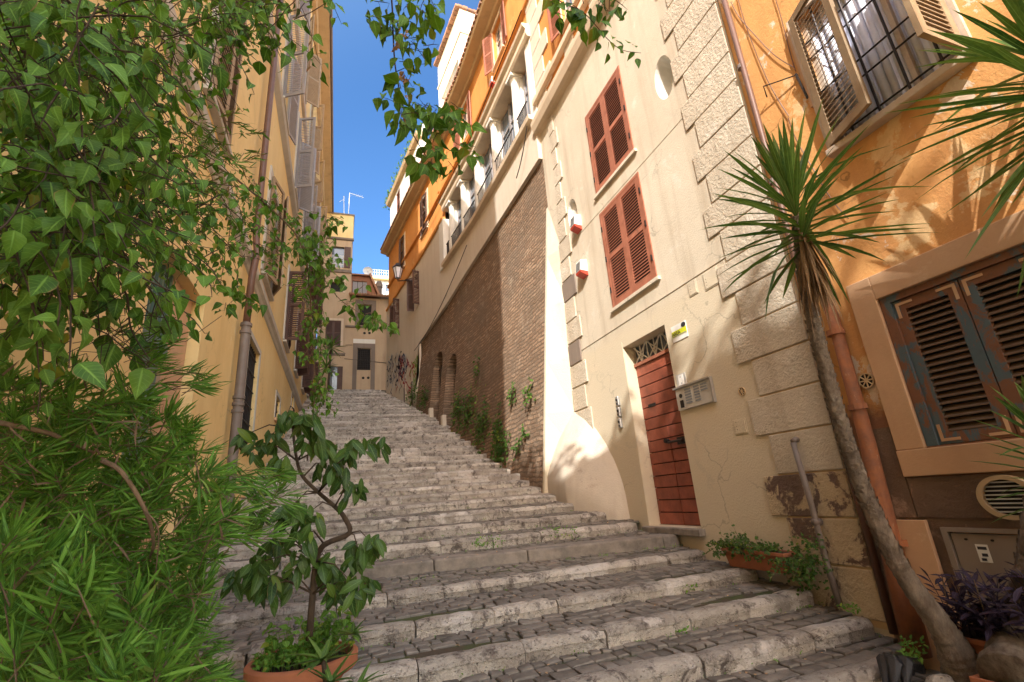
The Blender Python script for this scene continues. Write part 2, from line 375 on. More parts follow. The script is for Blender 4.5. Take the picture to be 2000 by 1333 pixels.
M['inkgrey'] = simple('grey_print', (.25, .27, .29), (.3, .32, .34), .5)
def glassm():
    g = G('window_glass')
    g.b.inputs['Specular IOR Level'].default_value = .9
    return g.end((.10, .13, .17), .06, None, 0, .9)
M['glass'] = glassm()
M['blacksheet'] = simple('black_plastic_sheet', (.015, .015, .018), (.03, .03, .033), .35, nscale=6, bump=.3)
def leafm(name, a, b, yellow=(.3, .3, .04), yt=.93, tr=.35, rough=.55):
    g = G(name)
    A_ = lambda nm: (lambda n: (setattr(n, 'attribute_name', nm), n.outputs['Fac'])[1])(g.n.new('ShaderNodeAttribute'))
    rib, al = A_('rib'), A_('along')
    c = g.mix(g.island(), a, b)
    c = g.mix(g.ramp(g.noise(38, 3), .4, .7, 0, .25), c, tuple(min(1, q*1.7) for q in b))
    r2 = g.n.new('ShaderNodeMath'); r2.operation = 'FRACT'; g.lk(g.mul(g.island(), 13.7), r2.inputs[0])
    c = g.mix(g.ramp(r2.outputs[0], yt, yt+.03), c, yellow)
    fr = g.n.new('ShaderNodeMath'); fr.operation = 'FRACT'; g.lk(g.mul(g.mul(al, 8.0), g.mul(rib, 1.6), 'ADD'), fr.inputs[0])
    vein = g.mul(g.ramp(rib, .86, .96, 0, .75), g.ramp(fr.outputs[0], .84, .94, 0, .35), 'MAXIMUM')
    c = g.mix(vein, c, tuple(min(1, q*1.55+.03) for q in b))
    g3 = g.n.new('ShaderNodeMath'); g3.operation = 'FRACT'; g.lk(g.mul(g.island(), 31.3), g3.inputs[0])
    c = g.mix(g.mul(g.ramp(g3.outputs[0], .75, .8), g.ramp(g.mul(rib, g.mul(g.noise(30, 3), .6, 'MULTIPLY'), 'ADD'), .40, .30, 0, .8)), c, (.24, .15, .06))
    return g.end(c, rough, g.bump(vein, .5, .002), spec=.3, transl=tr)
M['leaf_vine'] = leafm('vine_leaf', (.022, .072, .010), (.12, .235, .024), (.28, .28, .04), .955, .26)
M['leaf_shrub'] = leafm('narrow_shrub_leaf', (.018, .072, .009), (.135, .28, .034), (.2, .26, .05), .95, .22)
M['leaf_tree'] = leafm('glossy_tree_leaf', (.018, .05, .010), (.065, .125, .020), (.13, .2, .02), .93, .22, .4)
M['leaf_yucca'] = leafm('yucca_leaf', (.028, .085, .018), (.12, .20, .038), (.1, .16, .04), .95, .22, .4)
M['leaf_light'] = leafm('light_herb_leaf', (.07, .17, .025), (.14, .28, .04), (.3, .36, .05), .93)
M['leaf_ivy'] = leafm('wall_ivy_leaf', (.03, .075, .015), (.07, .14, .02), (.2, .25, .03), .93)
M['leaf_purple'] = leafm('purple_leaf', (.022, .015, .03), (.045, .03, .055), (.06, .04, .05), .93, .15)
M['dry'] = leafm('dry_leaf', (.17, .10, .05), (.30, .20, .11), (.2, .12, .06), .9, .2)
M['bract'] = leafm('dry_bract', (.40, .24, .12), (.55, .38, .22), (.35, .2, .1), .9, .4)
def bark(name, a, b, sc=14, bp=.8):
    g = G(name)
    c = g.mix(g.ramp(g.noise(sc, 10, .75, g.vec((1, 1, .45))), .38, .66), a, b)
    return g.end(c, .9, g.bump(g.noise(sc*1.8, 8, .8, g.vec((1, 1, .35))), bp, .02))
M['bark'] = bark('brown_bark', (.11, .075, .05), (.05, .035, .025))
M['bark_yucca'] = bark('yucca_bark', (.30, .245, .19), (.11, .08, .06), 14, 1)
M['twig'] = bark('tan_twig', (.26, .17, .1), (.14, .09, .06))
# ================================================================== BUILDINGS
def leaf_panel(parent, F, u0, u1, z0, z1, w, mat, slat=None, pitch=.055, st=.07, th=.035, mids=(.5,), name='shutter_leaf', open_gap=False):
    """one louvred shutter leaf: stiles, rails, tilted slats"""
    b = MB()
    b.fbox(F, u0, u0+st, w, w+th, z0, z1); b.fbox(F, u1-st, u1, w, w+th, z0, z1)
    zs = [z0]+[z0+(z1-z0)*m for m in mids]+[z1]
    for i, z in enumerate(zs):
        a, c = (z, z+st) if i == 0 else ((z-st, z) if i == len(zs)-1 else (z-st/2, z+st/2))
        b.fbox(F, u0+st, u1-st, w+.001, w+th-.001, a, c)
    b.mi = 1 if slat else 0
    for i in range(len(zs)-1):
        a = zs[i]+(st if i == 0 else st/2); c = zs[i+1]-(st if i == len(zs)-2 else st/2)
        n = max(2, int((c-a)/pitch)); p = (c-a)/n
        for k in range(n):
            z = a+k*p
            b.prof(F, u0+st, u1-st, [(w+th*.95, z+.004), (w+th*.95, z+.014), (w+.004, z+p*.86+.006), (w+.004, z+p*.86-.004)], caps=False)
    return b.build(name, [mat, slat] if slat else mat, parent)
def part_each(name, parent, mat, F, boxes, **k):
    for q in boxes: part(name, parent, mat, F, [q], **k)
def bar_grid(parent, F, u0, u1, z0, z1, w, nu, nz, r=.012, name='window_grille', mat=None):
    b = MB()
    for i in range(nu):
        u = u0+(u1-u0)*(i+.5)/nu; b.tube([F.P(u, w, z0), F.P(u, w, z1)], r, 6)
    for i in range(nz):
        z = z0+(z1-z0)*(i+.5)/nz; b.tube([F.P(u0, w+.012, z), F.P(u1, w+.012, z)], r*.9, 6)
    return b.build(name, mat or M['iron'], parent)
def part(name, parent, mat, F, boxes, bevel=0, **k):
    b = MB()
    for q in boxes: b.fbox(F, *q)
    return b.build(name, mat, parent, bevel=bevel, **k)
def hinge(F, u, w, ang, sgn):
    """frame for a leaf hinged at wall position u; ang opening angle, sgn=+1 leaf closes towards +u"""
    o = F.P(u, w, 0); d = (F.P(u+.5, w, 0)-F.P(u, w, 0)).normalized()*sgn; n = (F.P(u, w+1, 0)-F.P(u, w, 0)).normalized()
    a = R_(ang); dd = d*math.cos(a)+n*math.sin(a); nn = n*math.cos(a)-d*math.sin(a)
    return SF((o.x, o.y), (dd.x, dd.y), (nn.x, nn.y))
def window_unit(parent, F, u0, u1, z0, z1, rec, mat_leaf, openL=None, openR=None, sill=True, surround=None, glassy=True, wood='wood_white', pitch=.06, sill_mat='trim', grille=False):
    """recessed window: frame, panes, sill, optional surround, two shutter leaves opened by angles (None = none)"""
    root = sub('window', parent)
    w = -rec; m = (u0+u1)/2
    part('window_frame', root, M[wood], F, [(u0, u0+.06, w, w+.05, z0, z1), (u1-.06, u1, w, w+.05, z0, z1), (m-.05, m+.05, w, w+.052, z0, z1),
         (u0+.06, u1-.06, w+.001, w+.049, z1-.07, z1), (u0+.06, u1-.06, w+.001, w+.049, z0, z0+.08), (u0+.06, u1-.06, w+.003, w+.045, z0+(z1-z0)*.62, z0+(z1-z0)*.62+.04)])
    part('pane', root, M['glass'] if glassy else M['dark'], F, [(u0, u1, w-.02, w+.012, z0, z1)])
    if sill: part('sill', root, M[sill_mat], F, [(u0-.1, u1+.1, -.02, .09, z0-.07, z0-.002)], bevel=.008)
    if surround:
        part('window_surround', root, M[surround], F, [(u0-.15, u0-.002, 0, .035, z0, z1+.15), (u1+.002, u1+.15, 0, .035, z0, z1+.15), (u0-.002, u1+.002, 0, .035, z1+.002, z1+.15)])
    hw = (u1-u0)/2
    for ang, u, s in ((openL, u0, 1), (openR, u1, -1)):
        if ang is not None:
            H = hinge(F, u, .045, ang, s)
            leaf_panel(root, H, 0, hw, z0, z1, 0, M[mat_leaf], pitch=pitch)
    if grille: bar_grid(root, F, u0, u1, z0, z1, -rec*.4, 5, 4)
    return root
# ------------------------------------------------------------------ cream house with the door (right)
A = thing('cream_house', 'cream plastered house with oxblood plank door, oval niches and two closed red-brown shuttered windows', 'house', (4.4, 5, -1.4))
b = MB()
DY0, DY1, DZ0, DZ1 = 5.42, 6.55, -.57, 2.2
nich = ell(4.43, 5.78, .205, .37)
nich2 = ell(7.62, 5.42, .2, .36)
wins = [(5.37, 6.64, 5.21, 7.01), (5.37, 6.64, 2.93, 4.80)]
for hs, d in (([rect(DY0, DY1, DZ0, DZ1)], .24),):
    panel(b, RW, rect(3.28, 8.70, -2.2, 2.6), hs, 0, d)
panel(b, RW, rect(3.28, 8.70, 2.6, 8.35), [nich, nich2]+[rect(*q) for q in wins], 0, .06)
for (u, z, ru, rz, d) in ((4.43, 5.78, .205, .37, .30), (7.62, 5.42, .2, .36, .09)):
    E = ell(u, z, ru, rz)
    for (p, q), (r, s) in zip(E, E[1:]+E[:1]): pass
b.build('wall', M['cream'], A)
for (u, z, ru, rz, d, nm) in ((4.43, 5.78, .205, .37, .30, 'niche_back'), (7.62, 5.42, .2, .36, .09, 'niche_back')):
    q = MB(); q.face([RW.P(p, -d, s) for p, s in ell(u, z, ru*1.02, rz*1.02)]); E = ell(u, z, ru-.001, rz-.001)
    for (p, e), (r, s) in zip(E, E[1:]+E[:1]): q.face([RW.P(p, -.002, e), RW.P(r, -.002, s), RW.P(r, -d, s), RW.P(p, -d, e)])
    q.build(nm, M['white'], A)
part('plaster_string', A, M['cream'], RW, [(3.33, 8.15, .001, .010, 2.585, 2.61), (3.33, 8.15, .001, .006, 4.86, 4.875)])
# upper storey and cornice
b = MB()
b.prof(RW, 3.28, 8.70, [(0, 8.30), (.08, 8.35), (.17, 8.36), (.22, 8.52), (.23, 8.62), (0, 8.66)])
b.build('cornice', M['trim'], A)
b = MB()
panel(b, RW, rect(3.28, 8.70, 8.62, 13.6), [rect(6.15, 6.95, 9.75, 11.9)], 0, .12)
b.build('upper_wall', M['orange'], A)
part('ledge', A, M['trim'], RW, [(3.3, 8.70, .002, .12, 9.22, 9.36)])
b = MB()
for i in range(9):
    z = 8.66+i*.52; L = .95 if i % 2 else .62
    b.fbox(RW, 8.68-L, 8.68, .002, .035, z, z+.49)
b.build('corner_pilaster', M['pale'], A)
part('upper_pilaster', A, M['pale'], RW, [(6.62, 6.74+.3, .002, .03, 8.66, 9.2), (5.0, 5.9, .002, .03, 8.66, 13.5)])
wr = window_unit(A, RW, 6.15, 6.95, 9.75, 11.9, .12, 'shut_red', 170, 165, surround='trim')
# body behind the facade
b = MB(); b.box(4.75, 12, 3.28, 8.7, -2, 13.6); b.box(4.4, 12, 3.28, 8.7, 13.6, 13.8); b.build('main_body', M['pale'], A)
# quoins near corner: long and short blocks
part('quoin_joints', A, M['trim_y'], RW, [(3.301, 4.05, .0005, .004, -1.3, 8.2)])
b = MB(); zc = -1.25; i = 0
while zc < 8.0:
    lowp = zc < .02
    b.mi = 1 if zc < .0 else 0
    u1 = 4.24 if i % 2 == 0 else 4.06
    b.fbox(RW, 3.30, u1+U(-.02, .02), .002, .023+U(-.003, .004), zc+.008, zc+.410)
    zc += .418; i += 1
b.build('quoin_blocks', [M['cream_rough'], M['quoin_low']], A, bevel=.012)
b = MB(); zc = 1.02; i = 0
while zc < 8.1:
    b.mi = 2 if i in (3, 4, 6) and i != 4 else 0
    u1 = 7.82 if i % 2 == 0 else 7.95
    b.fbox(RW, u1, min(8.57, 8.19+(6.3-zc)*.1) if zc < 6.3 else 8.19, .002, .03, zc+.012, zc+.44); zc += .455; i += 1
b.build('quoin_blocks', [M['cream_rough'], M['quoin_low'], M['far_grey']], A, bevel=.01)
# closed shutters, each a pair of leaves in a frame
for (u0, u1, z0, z1) in wins:
    r = sub('window', A)
    part('shutter_frame', r, M['shut_red'], RW, [(u0, u0+.05, -.055, .02, z0, z1), (u1-.05, u1, -.055, .02, z0, z1), (u0+.05, u1-.05, -.055, .018, z1-.05, z1), (u0+.05, u1-.05, -.055, .018, z0, z0+.04)])
    m = (u0+u1)/2
    leaf_panel(r, RW, u0+.053, m-.003, z0+.043, z1-.053, -.02, M['shut_red'], pitch=.05, st=.075)
    leaf_panel(r, RW, m+.003, u1-.053, z0+.043, z1-.053, -.02, M['shut_red'], pitch=.05, st=.075)
    part('sill', r, M['cream'], RW, [(u0-.06, u1+.06, -.01, .05, z0-.055, z0-.002)])
    part('room_behind', r, M['dark'], RW, [(u0, u1, -.1, -.056, z0, z1)])
    part_each('hinge', r, M['iron'], RW, [(q-.012, q+.012, .02, .035, z0+f*(z1-z0)-.05, z0+f*(z1-z0)+.05) for q in (u0+.03, u1-.03) for f in (.18, .5, .82)])
# door
D = sub('door', A)
b = MB(); y0, y1 = DY0, DY1; zt = 1.86
n = 14; ph = (zt-DZ0)/n; ym = (y0+y1)/2
for i in range(n):
    z = DZ0+i*ph
    if i < 8:
        b.fbox(RW, y0+.01, ym-.008, -.235, -.19+U(-.003, .003), z+.006, z+ph-.006); b.fbox(RW, ym+.008, y1-.01, -.235, -.19+U(-.003, .003), z+.006, z+ph-.006)
    else: b.fbox(RW, y0+.01, y1-.01, -.235, -.19+U(-.003, .003), z+.006, z+ph-.006)
b.build('door_leaf', M['door'], D, bevel=.006)
part('door_backing', D, M['dark'], RW, [(y0, y1, -.26, -.236, DZ0, zt)])
part('mail_slot', D, M['dark'], RW, [(6.18, 6.36, -.189, -.178, 1.16, 1.205)])
b = MB(); b.fbox(RW, 5.60, 5.80, -.19, -.165, .52, .62); b.tube([RW.P(5.95, -.12, .57), RW.P(5.62, -.12, .57)], .018, 8); b.tube([RW.P(5.95, -.12, .57), RW.P(5.95, -.19, .57)], .014, 8); b.tube([RW.P(6.02, -.12, .60), RW.P(6.02, -.185, .60)], .03, 10)
b.build('door_handle', M['iron'], D)
part('transom_rail', D, M['shut_red'], RW, [(y0, y1, -.24, -.16, zt, zt+.05)])
part('transom_glass', D, M['glass'], RW, [(y0, y1, -.25, -.24, zt+.05, DZ1)])
b = MB(); zb, ztt = zt+.05, DZ1
for c in range(3):
    a0 = y0+(y1-y0)*c/3; a1 = y0+(y1-y0)*(c+1)/3; am = (a0+a1)/2
    for p, q in (((a0, zb), (a1, ztt)), ((a1, zb), (a0, ztt)), ((am, zb), (am, ztt)), ((am, zb), ((a0+am)/2-.05, ztt)), ((am, zb), ((a1+am)/2+.05, ztt)), ((a0, zb), (a0, ztt))):
        b.tube([RW.P(p[0], -.2, p[1]), RW.P(q[0], -.2, q[1])], .011, 6)
b.build('transom_grille', M['whitepaint'], D)
part('threshold', A, M['landing'], RW, [(5.35, 6.62, -.24, .10, -.66, -.575)], bevel=.01)
# grey-washed jamb strip and base strip beside the door
part('jamb_strip', A, M['cream'], RW, [(6.555, 6.80, .001, .006, -.62, 2.3)])
# buttress bulge at the foot of the wall and its battered spur rising beside the brick
b = MB()
prof_b = [(8.70, 1.50), (8.46, 1.50), (8.1, 1.30), (7.76, 1.02), (7.5, .75), (7.29, .44), (7.14, .12), (7.07, -.2), (7.05, -.7)]
def bul(i, t):
    u, z = prof_b[i]; zz = -.75+(z+.75)*t
    return u, zz
NR = 14; gr = []
for i in range(40):
    f = i/39; u = 8.72-(8.72-7.04)*f
    # height of the outline at u
    zt_ = -.7
    for (a, c), (d, e) in zip(prof_b, prof_b[1:]):
        if d <= u <= a and a > d: zt_ = c+(e-c)*(a-u)/(a-d); break
    else: zt_ = 1.5 if u > 8.46 else -.7
    row = []
    for j in range(NR+1):
        t = j/NR; z = zt_-(zt_+.9)*t
        w = .66*min(1, (1-(1-t)**2.2)*1.25)*(min(1, (u-7.02)/.9))**.6 if u > 7.02 else 0
        w = min(w, .66*max(0, (1.6-z))/2.1+.42*(1 if u > 7.6 else (u-7.02)/.58))
        row.append(RW.P(u, max(w, -.01), z))
    gr.append(row)
for r1, r2 in zip(gr, gr[1:]):
    for j in range(NR): b.face([r1[j], r2[j], r2[j+1], r1[j+1]])
b.build('foot_buttress', M['buttress'], A, smooth=True, merge=.001)
bat = lambda z: max(0, .115*(6.35-z))
b = MB()
spur = [(8.52, bat(z)+.004, z) for z in (6.3, 5, 3.8, 2.6, 1.5, .6, -.2)]
for (u, w_, z), (u2, w2, z2) in zip(spur, spur[1:]):
    b.face([RW.P(8.70, w_, z), RW.P(8.70, w2, z2), RW.P(8.21+.06*(6.3-z2), .004, z2), RW.P(8.21+.06*(6.3-z), .004, z)])
    b.face([RW.P(8.70, w_, z), RW.P(8.70, w2, z2), RW.P(8.78, w2, z2), RW.P(8.78, w_, z)])
b.build('battered_spur', M['cream'], A, smooth=False)
# ------------------------------------------------------------------ fittings on the cream house
def alarm(u, z, F, label, s=1.0):
    t = thing('alarm_box', label, 'alarm box', F.P(u, 0, z), 'red and white siren boxes')
    b = MB(); W, D_, H = .2*s, .16*s, .24*s
    b.prof(F, u, u+W, [(0, z), (0, z+H), (D_*.8, z+H), (D_, z+.02)]); b.build('casing', M['whitepaint'], t)
    b = MB(); b.prof(F, u, u+W, [(0, z-.09*s), (0, z-.001), (D_, z+.019), (D_*.95, z-.03*s)]); b.build('lamp_lens', M['red'], t)
    b = MB()
    for k in range(9):
        zz = z+.035*s+k*.021*s; b.fbox(F, u+.02, u+W-.02, D_*(1-.02*k)-.002, D_*(1-.02*k)+.004, zz, zz+.008*s)
    b.build('louvre_grille', M['inkgrey'], t)
alarm(7.32, 4.99, RW, 'upper of two red-bottomed siren boxes on the cream wall, just below the shallow oval niche')
alarm(7.32, 3.99, RW, 'lower of two red-bottomed siren boxes on the cream wall, beside the lower shuttered window')
alarm(11.15, 12.45, RW, 'small red-bottomed siren box high on the orange wall above the colonnade', .95)
t = thing('intercom_panel', 'wide grey metal doorbell and letter panel on the wall right of the red door', 'intercom', (4.4, 5.05, 1.05))
part('backplate', t, M['alu'], RW, [(4.72, 5.40, .003, .035, .93, 1.22)], bevel=.004)
part('hood', t, M['steel'], RW, [(4.70, 5.42, .003, .06, 1.221, 1.245), (4.70, 4.72, .003, .05, .92, 1.22)])
b = MB()
for c, (a0, a1) in enumerate(((4.78, 4.9), (4.93, 5.03), (5.09, 5.21))):
    for k in range(6 if c else 3):
        b.fbox(RW, a0, a1, .036, .042, 1.17-k*.036, 1.192-k*.036)
b.build('name_plate', M['inkgrey'], t)
b = MB(); b.disc(RW, 5.30, 1.12, .028, .028, .036, .045); b.fbox(RW, 5.265, 5.335, .036, .04, .96, 1.06); b.build('speaker', M['iron'], t)
t = thing('wall_plate', 'small white plate on grey backing just above the doorbell panel', 'plate', (4.4, 5.26, 1.3))
part('plate', t, M['alu'], RW, [(5.17, 5.36, .003, .012, 1.25, 1.42)])
part('plate_face', t, M['whitepaint'], RW, [(5.215, 5.315, .013, .018, 1.265, 1.405)])
def text_on(parent, name, s, size, u, z, w, mat, face='R', F=None):
    cu = bpy.data.curves.new(name, 'FONT'); cu.body = s; cu.size = size; cu.extrude = .0015; cu.align_x = 'CENTER'; cu.align_y = 'CENTER'
    o = bpy.data.objects.new(name, cu); COL.objects.link(o)
    mt = Matrix(((0, 0, -1, 0), (-1, 0, 0, 0), (0, 1, 0, 0), (0, 0, 0, 1)))
    o.matrix_world = Matrix.Translation((F or RW).P(u, w, z)) @ mt
    bpy.context.view_layer.update()
    dg = bpy.context.evaluated_depsgraph_get()
    me = bpy.data.meshes.new_from_object(o.evaluated_get(dg)); me.name = name; me.materials.clear(); me.materials.append(mat)
    me.transform(o.matrix_world); bpy.data.objects.remove(o)
    o2 = bpy.data.objects.new(name, me); COL.objects.link(o2); o2.parent = parent; o2.matrix_parent_inverse = parent.matrix_world.inverted()
    return o2
b = MB(); b.cut(); b.disc(RW, 5.265, 1.375, .010, .008, .0185, .0195, 10); b.cut(); b.disc(RW, 5.258, 1.29, .009, .007, .0185, .0195, 10); b.build_each('plate_mark', M['inkgrey'], t)
t = thing('yellow_sign', 'white sign with yellow band reading AREA on the wall above right of the door', 'sign', (4.4, 5.12, 1.98))
part('board', t, M['whitepaint'], RW, [(4.97, 5.285, .003, .010, 1.87, 2.10)])
part('yellow_band', t, M['yellowsign'], RW, [(4.975, 5.28, .0105, .013, 1.935, 2.02)])
text_on(t, 'lettering', 'AREA', .072, 5.19, 1.978, .0145, M['ink'])
part('print_line', t, M['inkgrey'], RW, [(4.985, 5.27, .0135, .0145, 1.94, 1.95)])
b = MB(); b.disc(RW, 5.02, 2.055, .045, .035, .011, .014); b.build('camera_symbol', M['ink'], t)
for i, (z, lab) in enumerate(((1.37, 'topmost small dark key box left of the door'), (1.19, 'middle small dark key box left of the door'), (1.01, 'lowest small dark key box left of the door'))):
    t = thing('key_box', lab, 'key box', (4.4, 6.9, z), 'key boxes left of the door')
    part('case', t, M['steel'], RW, [(6.845+i*.01, 6.925+i*.01, .003, .05, z-.08, z+.08)], bevel=.012)
    b = MB(); b.disc(RW, 6.885+i*.01, z+.02, .022, .022, .051, .06, 14); b.fbox(RW, 6.87+i*.01, 6.90+i*.01, .051, .056, z-.06, z-.03); b.build('dial', M['iron'], t)
def hatch(name, u0, u1, z0, z1, lab, holes=False):
    t = thing(name, lab, 'wall hatch', RW.P(u0, 0, z0), 'painted meter hatches')
    part('hatch_frame', t, M['cream'], RW, [(u0, u1, .002, .008, z0, z1)], bevel=.002)
    part('lid', t, M['cream'], RW, [(u0+.015, u1-.015, .0085, .014, z0+.015, z1-.015)], bevel=.002)
    b = MB()
    for k in range(3): b.cut(); b.disc(RW, u1-.05, z0+.06+k*.04, .005, .005, .0145, .016, 8)
    b.build_each('screw', M['dark'], t)
hatch('meter_hatch', 4.32, 4.51, .48, .655, 'small cream meter hatch low between doorbell panel and quoins')
hatch('meter_hatch', 4.24, 4.50, 2.32, 2.56, 'square cream meter hatch high above the doorbell panel')
hatch('meter_hatch', 4.63, 4.80, 2.36, 2.57, 'cream embossed plaque high on the wall beside the square hatch')
def rosette(u, z, r, lab):
    t = thing('vent_rosette', lab, 'vent', RW.P(u, 0, z), 'round wall vents')
    b = MB(); b.ring(RW, u, z, r*.86, r, 1, .0, .012, 24); b.disc(RW, u, z, r*.2, r*.2, .0, .012, 12)
    for k in range(8):
        a = math.pi*k/4; b.tube([RW.P(u+r*.15*math.cos(a), .007, z+r*.15*math.sin(a)), RW.P(u+r*.9*math.cos(a), .007, z+r*.9*math.sin(a))], r*.09, 5)
    b.build('spokes', M['trim_y'], t)
    b = MB(); b.disc(RW, u, z, r*.85, r*.85, .0005, .004, 20); b.build('vent_hole', M['dark'], t)
rosette(4.28, .955, .05, 'small round spoked vent in the cream wall beside the quoins')
rosette(2.88, .74, .068, 'round spoked vent in the orange wall left of the blue peeling shutters')
# ------------------------------------------------------------------ weathered orange house (near right)
O = thing('orange_house', 'weathered orange house with blue peeling ground floor shutters and open wooden shutters above', 'house', (4.4, 1, -1.4))
b = MB()
GW = (1.0, 2.58, .13, 1.385); UW = (1.45, 2.50, 2.92, 4.55)
panel(b, RW, rect(-3.5, 3.28, -.40, 8.5), [rect(*GW), rect(*UW)], -.01, .22)
b.build('wall', M['orange_near'], O)
b = MB(); b.box(4.85, 12, -3.5, 3.27, -2, 8.5); b.box(4.41, 12, -3.5, 3.27, 8.5, 8.7); b.build('main_body', M['orange'], O)
b = MB(); panel(b, RW, rect(-3.5, 3.28, -2, -.4), [rect(1.55, 2.62, -1.12, -.50)], 0, .035); b.build('base_wall', M['mudwall'], O)
part('rough_patch', O, M['mudwall'], RW, [(-3.5, 2.80, -.008, .012, -.40, -.10), (2.81, 3.02, -.008, .010, -.40, .32)])
part('stone_slab', O, M['stone_warm'], RW, [(2.74, 3.16, .012, .055, -1.6, -.42)], bevel=.006)
S = sub('ground_floor_window', O)
part('stone_surround', S, M['stone_warm'], RW, [(2.585, 2.80, -.05, .028, .12, 1.61), (.76, 2.585, -.05, .028, 1.39, 1.61), (.70, 2.80, -.05, .04, -.09, .118)], bevel=.008)
part('dark_gap', S, M['dark'], RW, [(1.0, 2.58, -.2, -.15, .13, 1.385)])
part('casing', S, M['peel'], RW, [(2.50, 2.58, -.15, .0, .13, 1.385), (1.0, 2.50, -.15, .0, 1.33, 1.385)])
leaf_panel(S, RW, 2.02, 2.498, .135, 1.325, -.07, M['peel'], M['slat_brown'], pitch=.05, st=.085, th=.05, mids=())
leaf_panel(S, RW, 1.50, 2.012, .135, 1.325, -.07, M['peel'], M['slat_brown'], pitch=.05, st=.085, th=.05, mids=())
leaf_panel(S, RW, 1.03, 1.492, .135, 1.325, -.07, M['peel'], M['slat_brown'], pitch=.05, st=.085, th=.05, mids=())
part('stone_jamb', S, M['stone_warm'], RW, [(.76, .998, -.15, .05, .12, 1.389)], bevel=.008)
b = MB()
for (u0, u1) in ((2.02, 2.498), (1.50, 2.012)):
    for (u, su) in ((u0+.02, 1), (u1-.02, -1)):
        for (z, sz) in ((.155, 1), (1.305, -1)):
            b.cut(); a, c = sorted((u, u+su*.13)); b.fbox(RW, a, c, -.019, -.014, *sorted((z, z+sz*.022)))
            a, c = sorted((u, u+su*.022)); b.fbox(RW, a, c, -.0185, -.0135, *sorted((z, z+sz*.13)))
b.build_each('corner_bracket', M['stone_warm'], S)
# upper window
W2 = sub('upper_window', O); u0, u1, z0, z1 = UW
part('curtain', W2, M['curtain'], RW, [(u0, u1, -.17, -.16, z0, z1)])
b = MB()
for k in range(13):
    u = u0+(u1-u0)*(k+.5)/13; b.tube([RW.P(u+U(-.01, .01), -.15, z0), RW.P(u, -.15, z1)], .03+.012*math.sin(k*2.1), 8)
b.build('curtain_fold', M['curtain'], W2, smooth=True)
part('window_frame', W2, M['wood_white'], RW, [(u0, u0+.05, -.12, -.06, z0, z1), (u1-.05, u1, -.12, -.06, z0, z1), (u0+.33, u0+.37, -.12, -.07, z0, z1)])
b = MB()
for k in range(4): u = u0+.14+k*.25; b.tube([RW.P(u, -.03, z0), RW.P(u, -.03, z1)], .011, 8)
for z in (3.06, 3.44, 3.62, 4.05, 4.24): b.tube([RW.P(u0, -.045, z), RW.P(u1, -.045, z)], .009, 8)
b.build('window_grille', M['iron'], W2)
part('sill', W2, M['wood_white'], RW, [(u0-.08, u1+.06, -.2, .10, z0-.07, z0)], bevel=.01)
part('wood_lining', W2, M['wood_white'], RW, [(u1, u1+.07, -.02, .03, z0, z1+.05), (u0-.07, u0, -.02, .03, z0, z1+.05), (u0, u1, -.02, .03, z1, z1+.06)])
H = hinge(RW, u1, .05, 20, -1); leaf_panel(W2, H, 0, .53, z0+.02, z1-.02, 0, M['shut_tan'], M['shut_olive'], pitch=.052, st=.075, th=.04, mids=())
H = hinge(RW, u0, .05, 90, 1); leaf_panel(W2, H, 0, .50, z0+.02, z1-.02, 0, M['shut_tan'], M['shut_tan'], pitch=.052, st=.08, th=.04, mids=())
b = MB(); b.tube([RW.P(2.62, .02, 3.95), RW.P(2.95, .10, 4.1), RW.P(3.0, .02, 4.02)], .007, 6); b.tube([RW.P(2.60, .02, 3.62), RW.P(2.62, .05, 3.95)], .012, 6); b.build('shutter_stay', M['iron'], W2)
part('stone_blocks', O, M['stone_warm'], RW, [(2.54, 2.60, -.01, .02, 3.5, 4.5)])
# cables on the orange wall
b = MB()
for (ua, za, ub, zb, sg) in ((2.95, 6.0, 2.85, 3.6, .10), (2.85, 3.6, 2.60, 2.2, .05), (3.1, 5.6, 2.64, 4.05, .06), (2.75, 6.4, 2.62, 4.0, -.07)):
    pts = []
    for k in range(15):
        t = k/14; pts.append(RW.P(ua+(ub-ua)*t+sg*math.sin(3.3*t)+.01*math.sin(9*t), .012, za+(zb-za)*t+.02*math.sin(7*t)))
    b.tube(pts, .005, 5)
tag(b.build('wall_cables', M['iron_brown'], None), 'thin dark cables hanging over the orange wall beside the upper window', 'cable')
# drain pipes at the joint of the two houses
t = thing('brown_downpipe', 'thin dark brown downpipe on the joint between cream and orange houses', 'downpipe', RW.P(3.14, .06, -1))
b = MB(); b.tube([RW.P(3.13, .06, 9), RW.P(3.15, .06, 3), RW.P(3.20, .06, 1.0), RW.P(3.23, .06, -1.3)], .032, 12); b.build('pipe', M['iron_brown'], t, smooth=True)
b = MB()
for z in (6.2, 4.6, 3.0, 1.4, -.1): b.cut(); b.tube([RW.P(3.17, .055, z), RW.P(3.17, .055, z+.05)], .045, 12)
b.build_each('bracket', M['iron_grey'], t)
t = thing('orange_downpipe', 'thick orange painted downpipe running down behind the yucca trunk', 'downpipe', RW.P(2.98, .08, -1))
b = MB(); b.tube([RW.P(2.97, -.04, 1.75), RW.P(2.97, .05, 1.6), RW.P(2.99, .06, .2), RW.P(3.02, .09, -.45), RW.P(3.05, .11, -1.40)], [.045, .05, .06, .08, .09], 14); b.build('pipe', M['pipe_orange'], t, smooth=True)
b = MB()
for z in (1.2, .5, -.62): b.cut(); b.tube([RW.P(2.985, .06, z), RW.P(2.985, .06, z+.05)], .075, 14)
b.build_each('pipe_collar', M['pipe_orange'], t)
t = thing('grey_pole', 'leaning weathered grey pipe against the peeling quoins', 'pipe', RW.P(3.68, .1, -1.2))
